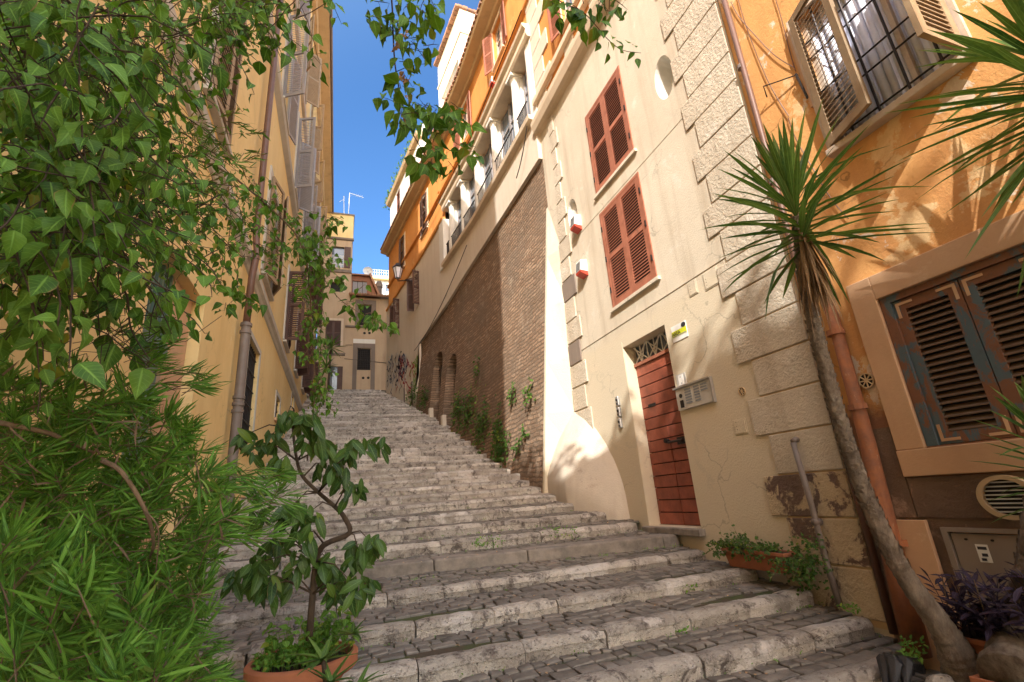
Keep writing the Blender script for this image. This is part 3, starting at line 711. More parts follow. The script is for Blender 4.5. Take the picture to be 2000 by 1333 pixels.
b = MB(); b.tube([RW.P(3.70, .09, .30), RW.P(3.67, .09, -.3), RW.P(3.655, .10, -.8), RW.P(3.62, .11, -1.16)], .028, 10); b.build('pipe', M['iron_grey'], t, smooth=True)
b = MB(); b.tube([RW.P(3.70, .09, .31), RW.P(3.70, .05, .33), RW.P(3.70, .0, .33)], .028, 10); b.tube([RW.P(3.665, .04, -.45), RW.P(3.665, .12, -.45)], .035, 8); b.build('elbow', M['iron_grey'], t, smooth=True)
# round ventilation outlet
t = thing('round_vent', 'big round cream rimmed vent with horizontal slats under the stone sill', 'vent', RW.P(2.17, 0, -.26))
b = MB(); b.ring(RW, 2.17, -.26, .135, .168, .88, .0, .06, 40); b.build('rim', M['trim_y'], t, bevel=.006)
b = MB()
for k in range(8):
    z = -.26-.10+k*.028; hh = math.sqrt(max(0, .13**2-(z+.26)**2)); b.fbox(RW, 2.17-hh, 2.17+hh, .03, .04, z, z+.009)
b.build('slats', M['alu'], t)
b = MB(); b.disc(RW, 2.17, -.26, .14, .125, .013, .02); b.build('duct', M['dark'], t)
# grey cabinet door in the base wall
t = thing('meter_cabinet', 'grey painted metal cabinet door low in the wall with a torn sticker', 'cabinet', RW.P(2.1, 0, -.8))
part('cabinet_door', t, M['panelgrey'], RW, [(1.56, 2.61, -.035, .012, -1.11, -.51)])
part('cabinet_frame', t, M['panelgrey'], RW, [(1.52, 2.66, .0, .03, -.50, -.47), (2.62, 2.66, .0, .03, -1.14, -.50)])
b = MB()
for u in (2.52, 2.36, 2.2, 1.98): b.cut(); b.disc(RW, u, -.55, .011, .008, .013, .016, 10)
b.build_each('keyhole', M['dark'], t)
part('sticker', t, M['whitepaint'], RW, [(2.40, 2.475, .013, .015, -.70, -.58)])
part('sticker_print', t, M['ink'], RW, [(2.41, 2.465, .0155, .017, -.615, -.595), (2.415, 2.45, .0155, .017, -.66, -.64), (2.43, 2.46, .0155, .017, -.69, -.672)])
part('red_sticker', t, M['red'], RW, [(2.14, 2.18, .013, .015, -.52, -.50+.0)])

# ------------------------------------------------------------------ long brick-and-orange house with the loggia
C = thing('brick_loggia_house', 'long curved house with roman brick base, white colonnade and orange upper storey under deep eaves', 'house', (4.0, 15, 0))
TOPB = [(8.70, 7.65), (13.5, 7.62), (15.2, 7.45), (17.1, 7.22), (19, 7.1), (21.0, 6.95)]
b = MB()
outl = [(8.70, -.6), (11, -.2), (21.0, 2.8)]+TOPB[::-1]
ar1 = archp(15.7, 16.85, 2.3, 5.0); ar2 = archp(17.5, 18.75, 2.8, 5.65)
panel(b, RW, outl, [ar1, ar2], 0, .45, wf=bat, cuts=(6.35,)); b.build('brick_wall', M['brick'], C)
for a0, a1, zt in ((15.6, 16.95, 5.1), (17.4, 18.85, 5.75)):
    part('arch_door', C, M['dark'], RW, [(a0, a1, -.42, -.20, 2.2, zt)])
    bar_grid(C, RW, a0+.2, a1-.2, 3.4 if a0 < 17 else 3.8, zt-.6, -.05, 4, 5, .014)
part_each('arch_pier', C, M['pale'], RW, [(16.76, 16.98, .30, .44, 2.2, 2.9), (18.62, 18.8, .22, .38, 3.1, 3.5)], bevel=.01)
# cream band over the brick; the lower facade further along
b = MB(); panel(b, RW, TOPB+[(27.5, 5.2), (27.5, 11.0), (17.0, 11.0), (17.0, 8.85), (8.70, 8.85)], [rect(20.9, 21.7, 8.8, 10.5), rect(24.6, 25.4, 8.9, 10.6), archp(22.2, 23.3, 4.2, 5.9)], .10, .25, cuts=(8.85,))
F_ = TOPB+[]
for (a, c), (d, e) in zip(TOPB, TOPB[1:]): b.face([RW.P(a, .10, c), RW.P(d, .10, e), RW.P(d, -.05, e), RW.P(a, -.05, c)])
b.face([RW.P(8.70, .10, 7.65), RW.P(8.70, .10, 8.85), RW.P(8.70, -.05, 8.85), RW.P(8.70, -.05, 7.65)])
for (p, q) in (((21.0, 4.6), (21.0, 6.95)),): b.face([RW.P(p[0], .10, p[1]), RW.P(q[0], .10, q[1]), RW.P(q[0], -.2, q[1]), RW.P(p[0], .3, p[1])])
b.build('cream_wall', M['pale'], C)
b = MB(); panel(b, RW, [(21.0, 3.5), (27.5, 5.0), (27.5, 6.5), (21.0, 6.95)], [archp(22.2, 23.3, 4.2, 5.9)], .12, .25); b.build('lower_wall', M['pale'], C)
part('cellar_arch_dark', C, M['dark'], RW, [(22.1, 23.4, -.2, -.14, 4.0, 6)])
bar_grid(C, RW, 22.25, 23.25, 4.4, 5.5, -.02, 6, 3, .02)
part('cellar_arch_surround', C, M['far_grey'], RW, [(22.0, 22.19, .121, .16, 4.2, 5.4), (23.31, 23.5, .121, .16, 4.4, 5.4)])
b = MB(); b.prof(RW, 8.72, 17.0, [(.10, 8.80), (.24, 8.83), (.26, 8.95), (-.3, 8.96)]); b.build('loggia_ledge', M['trim'], C)
# recessed loggia: half columns between tall windows
b = MB(); b.fbox(RW, 8.70, 17.0, -.55, -.30, 8.9, 11.5); b.build('loggia_back', M['orange'], C)
b = MB(); b.prof(RW, 8.55, 17.0, [(-.5, 11.38), (.12, 11.38), (.16, 11.46), (.16, 11.62), (.24, 11.70), (.26, 11.78), (-.05, 11.84), (-.5, 11.84)]); b.build('entablature', M['trim'], C)
cols = [9.93, 11.72, 13.48, 14.94, 16.33]
for y in cols:
    s_ = sub('loggia_column', C); p = RW.P(y, -.06, 0); b = MB()
    b.lathe((p.x, p.y, 0), [(.17, 9.0), (.17, 9.06), (.145, 9.12), (.135, 9.2), (.14, 9.8), (.118, 11.08), (.13, 11.12), (.12, 11.16), (.16, 11.24), (.165, 11.28)], 20); b.build('shaft', M['white'], s_, smooth='auto')
    part('capital', s_, M['white'], RW, [(y-.2, y+.2, -.28, .14, 11.28, 11.385)], bevel=.01)
    part('base_block', s_, M['white'], RW, [(y-.2, y+.2, -.27, .14, 8.955, 9.01)], bevel=.01)
    part('pilaster', s_, M['white'], RW, [(y-.14, y+.14, -.3, -.16, 8.96, 11.38)])
part_each('end_pilaster', C, M['white'], RW, [(16.95, 17.5, -.5, .14, 8.86, 11.02), (8.62, 8.95, -.3, .05, 8.96, 11.38)])
edges = [8.95]+cols+[16.95]
for i, (a, c) in enumerate(zip(edges, edges[1:])):
    a += .2; c -= .2; r = sub('loggia_window', C); m = (a+c)/2
    part('blue_frame', r, M['shut_grey'], RW, [(a, a+.07, -.27, -.21, 8.97, 11.3), (c-.07, c, -.27, -.21, 8.97, 11.3), (m-.05, m+.05, -.265, -.20, 8.97, 11.3), (a+.07, c-.07, -.265, -.215, 10.55, 10.62)])
    part('pane', r, M['glass'], RW, [(a, c, -.295, -.25, 8.97, 11.3)])
    part('red_jamb', r, M['shut_red'], RW, [(a-.07, a-.001, -.28, -.14, 8.97, 11.3)])
    b = MB(); b.tube([RW.P(a-.05, .06, 9.75), RW.P(c+.05, .06, 9.75)], .02, 6); b.tube([RW.P(a-.05, .06, 9.06), RW.P(c+.05, .06, 9.06)], .013, 6)
    for k in range(12): u = a+(c-a)*(k+.5)/12; b.tube([RW.P(u, .06, 9.0), RW.P(u, .06, 9.75)], .011, 5)
    b.build('balcony_rail', M['iron'], r)
# string mouldings, orange storey
b = MB(); b.prof(RW, 17.0, 27.5, [(.0, 10.98), (.16, 11.0), (.18, 11.10), (.0, 11.16)]); b.build('string_course', M['orange'], C)
b = MB(); b.prof(RW, 8.3, 27.5, [(.0, 12.50), (.10, 12.52), (.11, 12.58), (.0, 12.62)]); b.build('string_course', M['orange'], C)
win_o = [(10.3, 11.1, 12.95, 14.45), (13.9, 14.75, 12.8, 14.4), (19.6, 20.6, 12.2, 14.1), (23.75, 24.75, 12.2, 14.1)]
b = MB(); panel(b, RW, [(8.70, 11.8), (17.0, 11.8), (17.0, 11.1), (27.5, 11.1), (27.5, 14.85), (8.70, 14.85)], [rect(*q) for q in win_o]+[rect(17.75, 18.0, 12.5, 12.95)], .0, .15)
b.build('orange_wall', M['orange'], C)
part('small_opening', C, M['white'], RW, [(17.75, 18.0, -.2, -.1, 12.5, 12.95)])
for i, (a, c, z0, z1) in enumerate(win_o):
    window_unit(C, RW, a, c, z0, z1, .15, 'shut_red' if i < 2 else 'shut_dark', *(((172, 150), (172, 158), (8, 4), (6, 10))[i]), surround='trim', sill_mat='trim')
# eaves
b = MB(); b.prof(RW, 8.2, 27.6, [(.0, 14.70), (.12, 14.72), (.16, 14.82), (.46, 14.9), (.50, 15.0), (-1, 15.04), (-1, 14.85)]); b.build('eaves', M['trim_y'], C)
b = MB()
for k in range(90): y = 8.3+k*.213; b.fbox(RW, y, y+.16, -1.5, .55, 15.03, 15.10+.02*(k % 2))
b.build('roof_edge_tiles', M['roof'], C)
b = MB(); b.fbox(RW, 8.70, 27.5, -8, -.78, -1, 15); b.face([RW.P(27.5, .1, 3), RW.P(27.5, .1, 11), RW.P(27.5, 0, 11), RW.P(27.5, 0, 15), RW.P(27.5, -.8, 15), RW.P(27.5, -.8, 3)]); b.build('main_body', M['pale'], C)
# window shutters of the lower facade
for (a, c, z0, z1, l, r) in ((20.9, 21.7, 8.8, 10.5, 110, 100), (24.6, 25.4, 8.9, 10.6, 105, 118)):
    window_unit(C, RW, a, c, z0, z1, .12, 'shut_dark', l, r, sill=True, pitch=.07)
# attic set back above the eaves, with cornice and planting
b = MB(); panel(b, RW, rect(20.8, 27.3, 15.0, 18.3), [rect(24.9, 25.8, 16.6, 18.0)], -.03, .15); b.fbox(RW, 20.8, 27.3, -5, -.25, 15, 18.3)
b.face([RW.P(27.3, -.03, 15), RW.P(27.3, -.03, 18.3), RW.P(27.3, -.26, 18.3), RW.P(27.3, -.26, 15)]); b.face([RW.P(20.8, -.03, 15), RW.P(20.8, -.03, 18.3), RW.P(20.8, -.26, 18.3), RW.P(20.8, -.26, 15)])
b.build('attic_wall', M['white'], C)
window_unit(C, RW, 24.9, 25.8, 16.6, 18.0, .16, 'shut_red', None, None, sill=False)
leaf_panel(C, RW, 24.95, 25.75, 16.6, 18.0, -.10, M['shut_red'])
b = MB(); b.prof(RW, 20.6, 27.5, [(-.05, 18.2), (.16, 18.30), (.22, 18.5), (-.5, 18.52)]); b.build('attic_cornice', M['trim_y'], C)
part('attic_parapet', C, M['white'], RW, [(20.8, 27.3, -.35, -.2, 18.52, 19.2)])
# white roof tower with brick-red tile edge
T = thing('white_roof_tower', 'white plastered roof tower with tile coping rising behind the orange eaves', 'tower', (5.2, 19, 15))
TF = SF((5.22, 18.0), (-.38, 3.6), (-1, -.1)); TS = SF((5.22, 18.0), (3.4, .36), (0, -1))
b = MB()
panel(b, TF, rect(0, 3.9, 14, 24.6), [rect(.55, 3.2, 15.5, 21.6)], 0, .35); panel(b, TS, rect(0, 3.4, 14, 24.6), [rect(.3, 3.0, 15.5, 21.6)], 0, .35)
b.build('wall', M['white'], T)
b = MB(); b.fbox(TF, 0, 3.9, -3, -.36, 14, 24.5); b.build('main_body', M['white'], T)
part('moulding', T, M['trim'], TF, [(-.05, 3.95, .0, .06, 22.9, 23.02)]); part('moulding', T, M['trim'], TS, [(-.05, 3.4, .0, .06, 22.9, 23.02)])
part('upper_moulding', T, M['trim'], TF, [(.5, 3.25, .0, .05, 21.6, 21.75)]); part('upper_moulding', T, M['trim'], TS, [(.25, 3.05, .0, .05, 21.6, 21.75)])
b = MB()
for k in range(14): b.fbox(TF, -.1+k*.29, -.1+k*.29+.25, -.4, .25, 24.6, 24.72+.04*(k % 2))
for k in range(12): b.fbox(TS, -.1+k*.29, -.1+k*.29+.25, -.4, .12, 24.62, 24.74+.04*(k % 2))
b.build('tile_coping', M['roof'], T)
# street lamp on a bracket
t = thing('street_lamp', 'black lantern street lamp on a wall bracket near the open shutters', 'street lamp', RW.P(22.0, 0, 10.2))
F0 = RW.P(22.2, .75, 11.0); b = MB(); b.tube([RW.P(21.2, .1, 10.05), RW.P(21.6, .35, 10.35), RW.P(22.2, .75, 10.55), F0-Vector((0, 0, .32))], .025, 8); b.tube([RW.P(21.3, .1, 10.4), RW.P(21.8, .5, 10.45)], .018, 6); b.build('bracket', M['iron'], t)
b = MB(); b.lathe(F0, [(.10, -.33), (.13, -.3)], 6); b.lathe(F0, [(.26, .25), (.28, .28), (.16, .42), (.12, .44), (.12, .5), (.02, .55)], 6)
for k in range(6):
    a = math.pi*k/3; b.tube([F0+Vector((.13*math.cos(a), .13*math.sin(a), -.3)), F0+Vector((.25*math.cos(a), .25*math.sin(a), .26))], .014, 5)
b.build('lantern_frame', M['iron'], t)
b = MB(); b.lathe(F0, [(.115, -.29), (.23, .25)], 6); b.build('lantern_glass', M['curtain'], t)
# graffiti on the lower wall: strokes as thin paint on the plaster
gcol = {'graffiti_red': (.42, .03, .04), 'graffiti_black': (.03, .03, .035), 'graffiti_green': (.22, .36, .06), 'graffiti_white': (.6, .6, .6), 'graffiti_blue': (.05, .09, .2)}
t = thing('graffiti', 'tangled red, black and green spray graffiti on the far right wall beside the small arch', 'graffiti', RW.P(25, .1, 6))
for nm, col in gcol.items():
    mt = simple(nm, col, None, .7); b = MB()
    for k in range(15):
        ya = U(21.2, 23.5) if 'green' not in nm and 'red' not in nm else (U(21.1, 21.5) if 'green' in nm else U(21.9, 24.6))
        if nm in ('graffiti_black', 'graffiti_white', 'graffiti_blue'): ya = U(23.2, 27.2)
        zb = 4.6+(ya-21)*.25; za = zb+U(.6, 1.9); pts = []
        y = ya; z = za
        for j in range(9):
            y += U(-.3, .3); z += U(-.35, .3)
            y = max(21.06, min(27.4, y)); z = max(zb, min(6.75+(y-21)*.22, z)); pts.append(RW.P(y, .125, z))
        for p, q in zip(pts, pts[1:]):
            b.face([p, q, q+Vector((0, 0, .07)), p+Vector((0, 0, .10))])
    b.build(nm, mt, t)
# sagging cable along the facade
b = MB()
pts = [RW.P(8.74+(20.3-8.74)*k/24, .12, 12.5-.42*k/24-.25*math.sin(math.pi*k/24)*.3) for k in range(25)]; b.tube(pts, .015, 5)
pts = [RW.P(8.9+.9*k/10, .22, 8.75-.9*k/10-.12*math.sin(math.pi*k/10)) for k in range(11)]; b.tube(pts, .014, 5)
pts = [RW.P(14.2+7.2*k/16, .2, 8.3-1.6*k/16-.3*math.sin(math.pi*k/16)) for k in range(17)]; b.tube(pts, .014, 5)
tag(b.build('facade_cable', M['iron'], None), 'black cable sagging along the orange house and over the brick top', 'cable')
# ------------------------------------------------------------------ yellow house (left)
Y = thing('yellow_house', 'tall ochre yellow house with louvred shutters lining the left side of the stairs', 'house', (-1.5, 8, 0))
wl1 = [(8.78, 9.98, 1.12, 2.95), (13.0, 13.9, 2.25, 2.83), (17.0, 17.9, 3.2, 3.9)]
low = [(4.35, 5.95, -2, 2.36)]
mid = [(4.9, 5.85, 4.45, 6.9), (9.35, 10.55, 4.42, 6.6), (13.6, 14.5, 4.45, 6.5), (17.2, 18.1, 4.6, 6.6), (20.8, 21.7, 4.8, 6.8), (24.4, 25.3, 5.3, 7.2)]
ups = [(5.2, 6.2, 9.1, 11.3), (9.75, 10.8, 9.0, 11.5), (13.2, 14.2, 9.0, 11.5), (16.8, 17.8, 9.0, 11.5), (20.4, 21.4, 9.0, 11.5), (24, 25, 9.0, 11.5)]
top = [(a, c, 13.2, 15.4) for a, c, _, _ in ups]
b = MB(); panel(b, LW, rect(1.2, 30.2, -2.2, 18.3), [rect(*q) for q in wl1+mid+ups+top]+[rect(*low[0])], 0, .22); b.face([(-1.5, 1.2, -2.2), (-1.5, 1.2, 18.3), (-1.8, 1.2, 18.3), (-1.8, 1.2, -2.2)])
b.build('wall', M['yellow'], Y)
b = MB(); b.box(-9, -1.78, 1.2, 30.2, -2, 18.3); b.box(-9, -1.72, 11.7, 30.2, 18.3, 22.4); b.build('main_body', M['yellow'], Y)
b = MB(); b.prof(LW, 1.0, 30.4, [(0, 18.0), (.15, 18.02), (.2, 18.12), (.58, 18.2), (.62, 18.34), (-.4, 18.4)]); b.build('eaves', M['trim_y'], Y)
b = MB(); b.tube([LW.P(1.0, .66, 18.3), LW.P(30.4, .66, 18.3)], .06, 8); b.build('roof_gutter', M['iron_grey'], Y)
b = MB(); b.prof(LW, 1.2, 30.2, [(0, 3.78), (.03, 3.80), (.05, 3.86), (.10, 3.90), (.11, 4.0), (0, 4.03)]); b.build('string_course', M['grey_trim'], Y)
b = MB(); b.prof(LW, 1.2, 30.2, [(0, 8.30), (.04, 8.34), (.10, 8.4), (.13, 8.5), (0, 8.54)]); b.build('string_course', M['grey_trim'], Y)
b = MB(); b.prof(LW, 1.2, 30.2, [(0, 12.5), (.08, 12.55), (.11, 12.66), (0, 12.7)]); b.build('string_course', M['grey_trim'], Y)
for (a, c, z0, z1) in wl1:
    r = sub('barred_window', Y); bar_grid(r, LW, a, c, z0, z1, -.06, 8 if a < 9 else 5, 6 if a < 9 else 3, .013)
    part('pane', r, M['dark'], LW, [(a, c, -.22, -.2, z0, z1)]); part('sill', r, M['stone_warm'], LW, [(a-.06, c+.06, -.05, .06, z0-.07, z0-.001)])
    part('jamb', r, M['grey_trim'], LW, [(a-.10, a-.001, .0, .02, z0, z1+.1), (c+.001, c+.10, 0, .02, z0, z1+.1), (a-.001, c+.001, 0, .02, z1+.001, z1+.1)])
for i, (a, c, z0, z1) in enumerate(mid):
    an = [(6, 4), (14, 22), (100, 10), (120, 60), (100, 130), (140, 100)][i]
    window_unit(Y, LW, a, c, z0, z1, .2, 'shut_tan' if i < 2 else 'shut_dark', an[0], an[1], surround='grey_trim', sill_mat='grey_trim')
for i, (a, c, z0, z1) in enumerate(ups):
    an = [(120, 150), (118, 162), (112, 120), (125, 100), (105, 140), (120, 120)][i]
    window_unit(Y, LW, a, c, z0, z1, .2, 'shut_grey' if i < 4 else 'shut_dark', an[0], an[1], surround='grey_trim', sill_mat='grey_trim')
for i, (a, c, z0, z1) in enumerate(top):
    an = [(120, 150), (128, 150), (150, 120), (110, 140), (125, 150), (110, 100)][i]
    window_unit(Y, LW, a, c, z0, z1, .2, 'shut_grey' if i < 2 else 'shut_tan', an[0], an[1], surround='grey_trim', sill_mat='grey_trim')
GD = simple('green_door_paint', (.13, .20, .155), (.08, .13, .1), .5, nscale=5)
dr = sub('green_door', Y)
part('door_leaf', dr, GD, LW, [(4.36, 5.28, -.20, -.15, -1.9, 1.50)]); part('door_head', dr, GD, LW, [(4.36, 5.28, -.16, -.09, 1.50, 1.62)])
b = MB()
for k in range(8): u = 4.42+k*.115; b.fbox(LW, u, u+.035, -.16, -.13, 1.62, 2.36)
b.build('fanlight_bars', GD, dr)
part('fanlight', dr, M['dark'], LW, [(4.36, 5.28, -.22, -.19, 1.62, 2.36)])
part('stone_jamb', dr, M['stone_warm'], LW, [(5.29, 5.94, -.21, -.12, -1.9, 2.355)])
t = thing('grey_downpipe', 'long downpipe on the yellow wall, brown above and grey cast iron with collars below', 'downpipe', LW.P(7.76, .1, 0))
b = MB(); b.tube([LW.P(7.76, .13, 17.9), LW.P(7.76, .13, 4.3), LW.P(7.76, .17, 4.0), LW.P(7.76, .13, 3.6), LW.P(7.76, .12, 2.8)], .052, 14); b.build('upper_pipe', M['iron_brown'], t, smooth=True)
b = MB(); b.tube([LW.P(7.76, .12, 2.8), LW.P(7.76, .12, -.5)], .066, 14)
for z in (2.74, 2.62, 1.52, 1.62, 1.42, .2): b.tube([LW.P(7.76, .12, z), LW.P(7.76, .12, z+.045)], .082, 14)
b.build('lower_pipe', M['iron_grey'], t, smooth='auto')
# ------------------------------------------------------------------ buildings closing the top of the stairs
FX = WX(29.0); FT = WX(28.9)
H = thing('beige_end_house', 'beige tiled house closing the top of the stairs, barred window in grey surround', 'house', (1.5, 29, 6.6))
b = MB(); panel(b, FX, rect(.12, 3.2, 5.5, 12.45), [rect(.97, 1.67, 10.62, 11.98), rect(.90, 1.66, 7.78, 9.12)], 0, .2); b.build('wall', M['far_beige'], H)
b = MB(); b.box(-.5, 4, 29.25, 33, 3, 12.5); b.build('main_body', M['far_beige'], H)
part('stone_surround', H, M['far_grey'], FX, [(.64, .88, .0, .04, 6.5, 9.42), (1.68, 1.92, 0, .04, 6.5, 9.42), (.88, 1.68, 0, .04, 9.14, 9.42)])
part('stone_surround', H, M['far_grey'], FX, [(.70, .96, .0, .04, 10.62, 12.3), (1.68, 1.94, 0, .04, 10.62, 12.3), (.96, 1.68, 0, .04, 12.0, 12.3)])
r = sub('barred_window', H); bar_grid(r, FX, .9, 1.66, 7.78, 9.12, .0, 7, 10, .014); part('pane', r, M['dark'], FX, [(.9, 1.66, -.2, -.17, 7.78, 9.12)])
r = sub('open_window', H); part('pane', r, M['dark'], FX, [(.97, 1.67, -.2, -.17, 10.62, 11.98)]); bar_grid(r, FX, .97, 1.67, 10.62, 11.2, .02, 7, 2, .014)
part('ledge', H, M['far_grey'], FX, [(.13, 3.0, .0, .10, 10.44, 10.55)])
part('white_patch', H, M['white'], FX, [(.64, 1.92, .002, .008, 9.45, 9.72)])
b = MB()
for u, z in ((1.28, 10.11), (1.57, 10.13), (1.26, 7.29), (1.55, 7.3)): b.disc(FX, u, z, .08, .08, .001, .006, 16)
b.build('vent_hole', M['dark'], H)
b = MB(); b.tube([FX.P(.1, .03, 8.45), FX.P(2.9, .03, 8.2)], .015, 5); b.tube([FX.P(.2, .03, 9.3), FX.P(.6, .03, 9.32)], .015, 5); b.build('cable', M['iron'], H)
b = MB()
b.prof(FX, .35, 3.2, [(.38, 12.45), (.42, 12.52), (-3.2, 13.6), (-3.2, 13.5)])
for k in range(19):
    u = .36+k*.15; b.tube([FX.P(u, .46, 12.53), FX.P(u, -3.2, 13.66)], .06, 8)
b.build('roof', M['roof'], H)
D2 = thing('dormer_house', 'small brown dormer with grey curtained window above the tiled roof', 'dormer', (1, 30.5, 13))
F3 = WX(29.6); b = MB(); panel(b, F3, [(.3, 12.6), (2.1, 12.6), (1.55, 14.25), (.3, 14.25)], [rect(.5, 1.4, 13.0, 13.85)], 0, .15); b.build('wall', simple('brown_red_render', (.32, .14, .08), (.22, .1, .06), .8), D2)
b = MB(); b.box(.3, 1.6, 29.78, 32, 12.6, 14.2); b.build('main_body', M['far_beige'], D2)
part('window', D2, M['shut_grey'], F3, [(.5, 1.4, -.12, -.08, 13.0, 13.85)]); b = MB()
for k in range(4): b.fbox(F3, .5+k*.3, .53+k*.3, -.08, -.05, 13.0, 13.85)
b.build('window_bars', M['iron'], D2)
b = MB(); b.prof(F3, .25, 1.7, [(.2, 14.2), (.2, 14.28), (-2.5, 14.9), (-2.5, 14.8)]); b.hexa([(1.5, 29.35, 14.3), (2.2, 29.35, 12.6), (2.3, 29.35, 12.66), (1.6, 29.35, 14.4), (1.5, 31, 14.3), (2.2, 31, 12.6), (2.3, 31, 12.66), (1.6, 31, 14.4)]); b.build('roof', M['roof'], D2)
t = thing('chimney', 'round grey chimney pot beside the brown dormer', 'chimney', (2.18, 30.2, 13)); b = MB(); b.lathe((2.2, 30.2, 0), [(.20, 12.8), (.19, 13.7), (.24, 13.75), (.24, 14.0), (.14, 14.2), (0.01, 14.22)], 16); b.build('pot', M['far_grey'], t, smooth='auto')
t = thing('satellite_dish', 'white satellite dish on the roof above the dormer', 'satellite dish', (1.5, 31, 15)); b = MB(); c = Vector((1.5, 31, 15.25))
for k in range(16):
    for q in range(3):
        def pp(a, r): return c+Vector((r*math.cos(a), -.25*(r*r)*4+.0, r*math.sin(a)))*1.0
        a0, a1 = math.pi*k/8, math.pi*(k+1)/8; b.face([pp(a0, q*.11), pp(a1, q*.11), pp(a1, q*.11+.11), pp(a0, q*.11+.11)])
b.build('dish', M['whitepaint'], t); b = MB(); b.tube([(1.5, 31.02, 14.2), (1.5, 31.02, 15.25), (1.5, 30.6, 15.2)], .025, 6); b.build('mast', M['steel'], t)
K = thing('tower_house', 'narrow yellow topped house with a balcony window at the top left of the stairs', 'house', (-.2, 29, 6.6))
b = MB(); panel(b, FT, rect(-1.4, .16, 5.5, 12.0), [rect(-.95, -.08, 9.22, 10.8), rect(-.66, .10, 6.4, 7.95)], 0, .2)
panel(b, FT, rect(-1.4, .38, 12.0, 16.35), [rect(-.80, -.06, 14.36, 15.82), rect(-.78, -.06, 12.7, 13.36)], 0, .2); b.build('wall', M['far_beige'], K)
b = MB(); panel(b, FT, rect(-1.2, .45, 16.4, 18.15), [], .02, 0); b.build('top_storey', M['yellow'], K)
b = MB(); b.box(-1.3, .44, 29.15, 33, 12, 18.1); b.box(-1.4, .14, 29.15, 33, 4, 12); b.build('main_body', M['far_beige'], K)
part('roof_slab', K, M['far_grey'], FT, [(-1.3, .5, -3, .08, 18.15, 18.24)])
b = MB(); b.prof(FT, -1.3, .5, [(0, 16.28), (.1, 16.34), (.12, 16.44), (0, 16.48)]); b.prof(FT, -1.3, .42, [(0, 13.98), (.08, 14.02), (.1, 14.2), (0, 14.24)]); b.prof(FT, -1.4, .2, [(0, 8.6), (.06, 8.62), (.08, 8.74), (0, 8.78)]); b.build('string_course', M['far_grey'], K)
r = sub('balcony_window', K); part('pane', r, M['glass'], FT, [(-.8, -.06, -.19, -.16, 14.36, 15.82)]); bar_grid(r, FT, -.8, -.06, 14.36, 15.2, .03, 10, 2, .012, mat=M['whitepaint'])
part('shutter_leaf', r, M['shut_dark'], FT, [(-.04, .34, .03, .07, 14.36, 15.82)])
for (a, c, z0, z1, n) in ((-.95, -.08, 9.22, 10.8, 0), (-.78, -.06, 12.7, 13.36, 1)):
    r = sub('window', K); mm = (a+c)/2
    if not n: leaf_panel(r, FT, a, mm, z0, z1, -.05, M['shut_dark'], pitch=.07); leaf_panel(r, FT, mm, c, z0, z1, -.05, M['shut_dark'], pitch=.07)
    part('window_surround', r, M['trim'], FT, [(c+.001, c+.14, 0, .04, z0-.05, z1+.14), (a-.1, c+.001, 0, .04, z1+.001, z1+.14)]); part('pane', r, M['dark'], FT, [(a, c, -.19, -.16, z0, z1)])
r = sub('door', K); part('glass_door', r, M['glass'], FT, [(-.66, -.2, -.19, -.12, 6.4, 7.95)]); part('shutter_leaf', r, M['shut_dark'], FT, [(-.2, .10, -.19, -.05, 6.4, 7.95)])
b = MB()
for k in range(6): b.tube([FT.P(-.62+k*.075, -.08, 6.5), FT.P(-.62+k*.075, -.08, 7.9)], .012, 5)
b.build('door_bars', M['shut_grey'], r)
t = thing('roof_antenna', 'pair of thin white television antennas on the yellow roof', 'antenna', (-.1, 29.5, 18.2))
b = MB(); b.tube([(-.15, 29.5, 18.2), (-.22, 29.5, 20.0)], .022, 5); b.tube([(.10, 29.5, 18.2), (.14, 29.5, 20.3)], .022, 5); b.tube([(.14, 29.5, 20.3), (1.05, 29.6, 20.15)], .015, 5)
for k in range(6): b.tube([(.3+k*.13, 29.42, 20.27-k*.02), (.3+k*.13, 29.75, 20.27-k*.02)], .009, 4)
b.tube([(-.5, 29.5, 19.5), (-.2, 29.5, 19.75)], .012, 4); b.build('rods', M['whitepaint'], t)
t = thing('far_white_house', 'distant white and yellow house with a roof railing seen through the gap', 'house', (3.2, 40, 17))
F4 = WX(40); b = MB(); panel(b, F4, rect(2.2, 7, 14, 18.95), [rect(3.45, 3.9, 17.9, 18.6)], 0, .2); b.build('wall', M['white'], t); b = MB(); b.box(2.2, 7, 40.25, 46, 12, 18.9); b.build('main_body', M['yellow'], t)
b = MB(); b.prof(F4, 2.1, 7, [(0, 18.9), (.3, 18.95), (.3, 19.15), (0, 19.2)]); b.build('cornice', M['yellow'], t)
part('pane', t, M['glass'], F4, [(3.45, 3.9, -.2, -.15, 17.9, 18.6)]); b = MB()
for k in range(22): b.tube([F4.P(2.3+k*.2, 0, 19.15), F4.P(2.3+k*.2, 0, 19.95)], .02, 4)
for z in (19.4, 19.7, 19.95): b.tube([F4.P(2.2, 0, z), F4.P(6.7, 0, z)], .02, 4)
b.build('roof_railing', M['whitepaint'], t)
# ------------------------------------------------------------------ houses behind the viewer: they shade the foot of the stairs
N = thing('neighbour_house', 'plain ochre house beside the garden behind the viewer', 'house', (-5, -6, -1.4))
b = MB(); b.box(-9, -1.9, -16, -7, -2, 11.6); b.box(-9, -1.9, -7, -4.4, -2, 10.9); b.box(-9, -1.9, -4.6, .9, -2, 9.3); b.build('wall', M['yellow'], N)
b = MB(); b.box(-14, -9.2, -22, -12, -2, 11); b.build('wall', M['orange'], N)
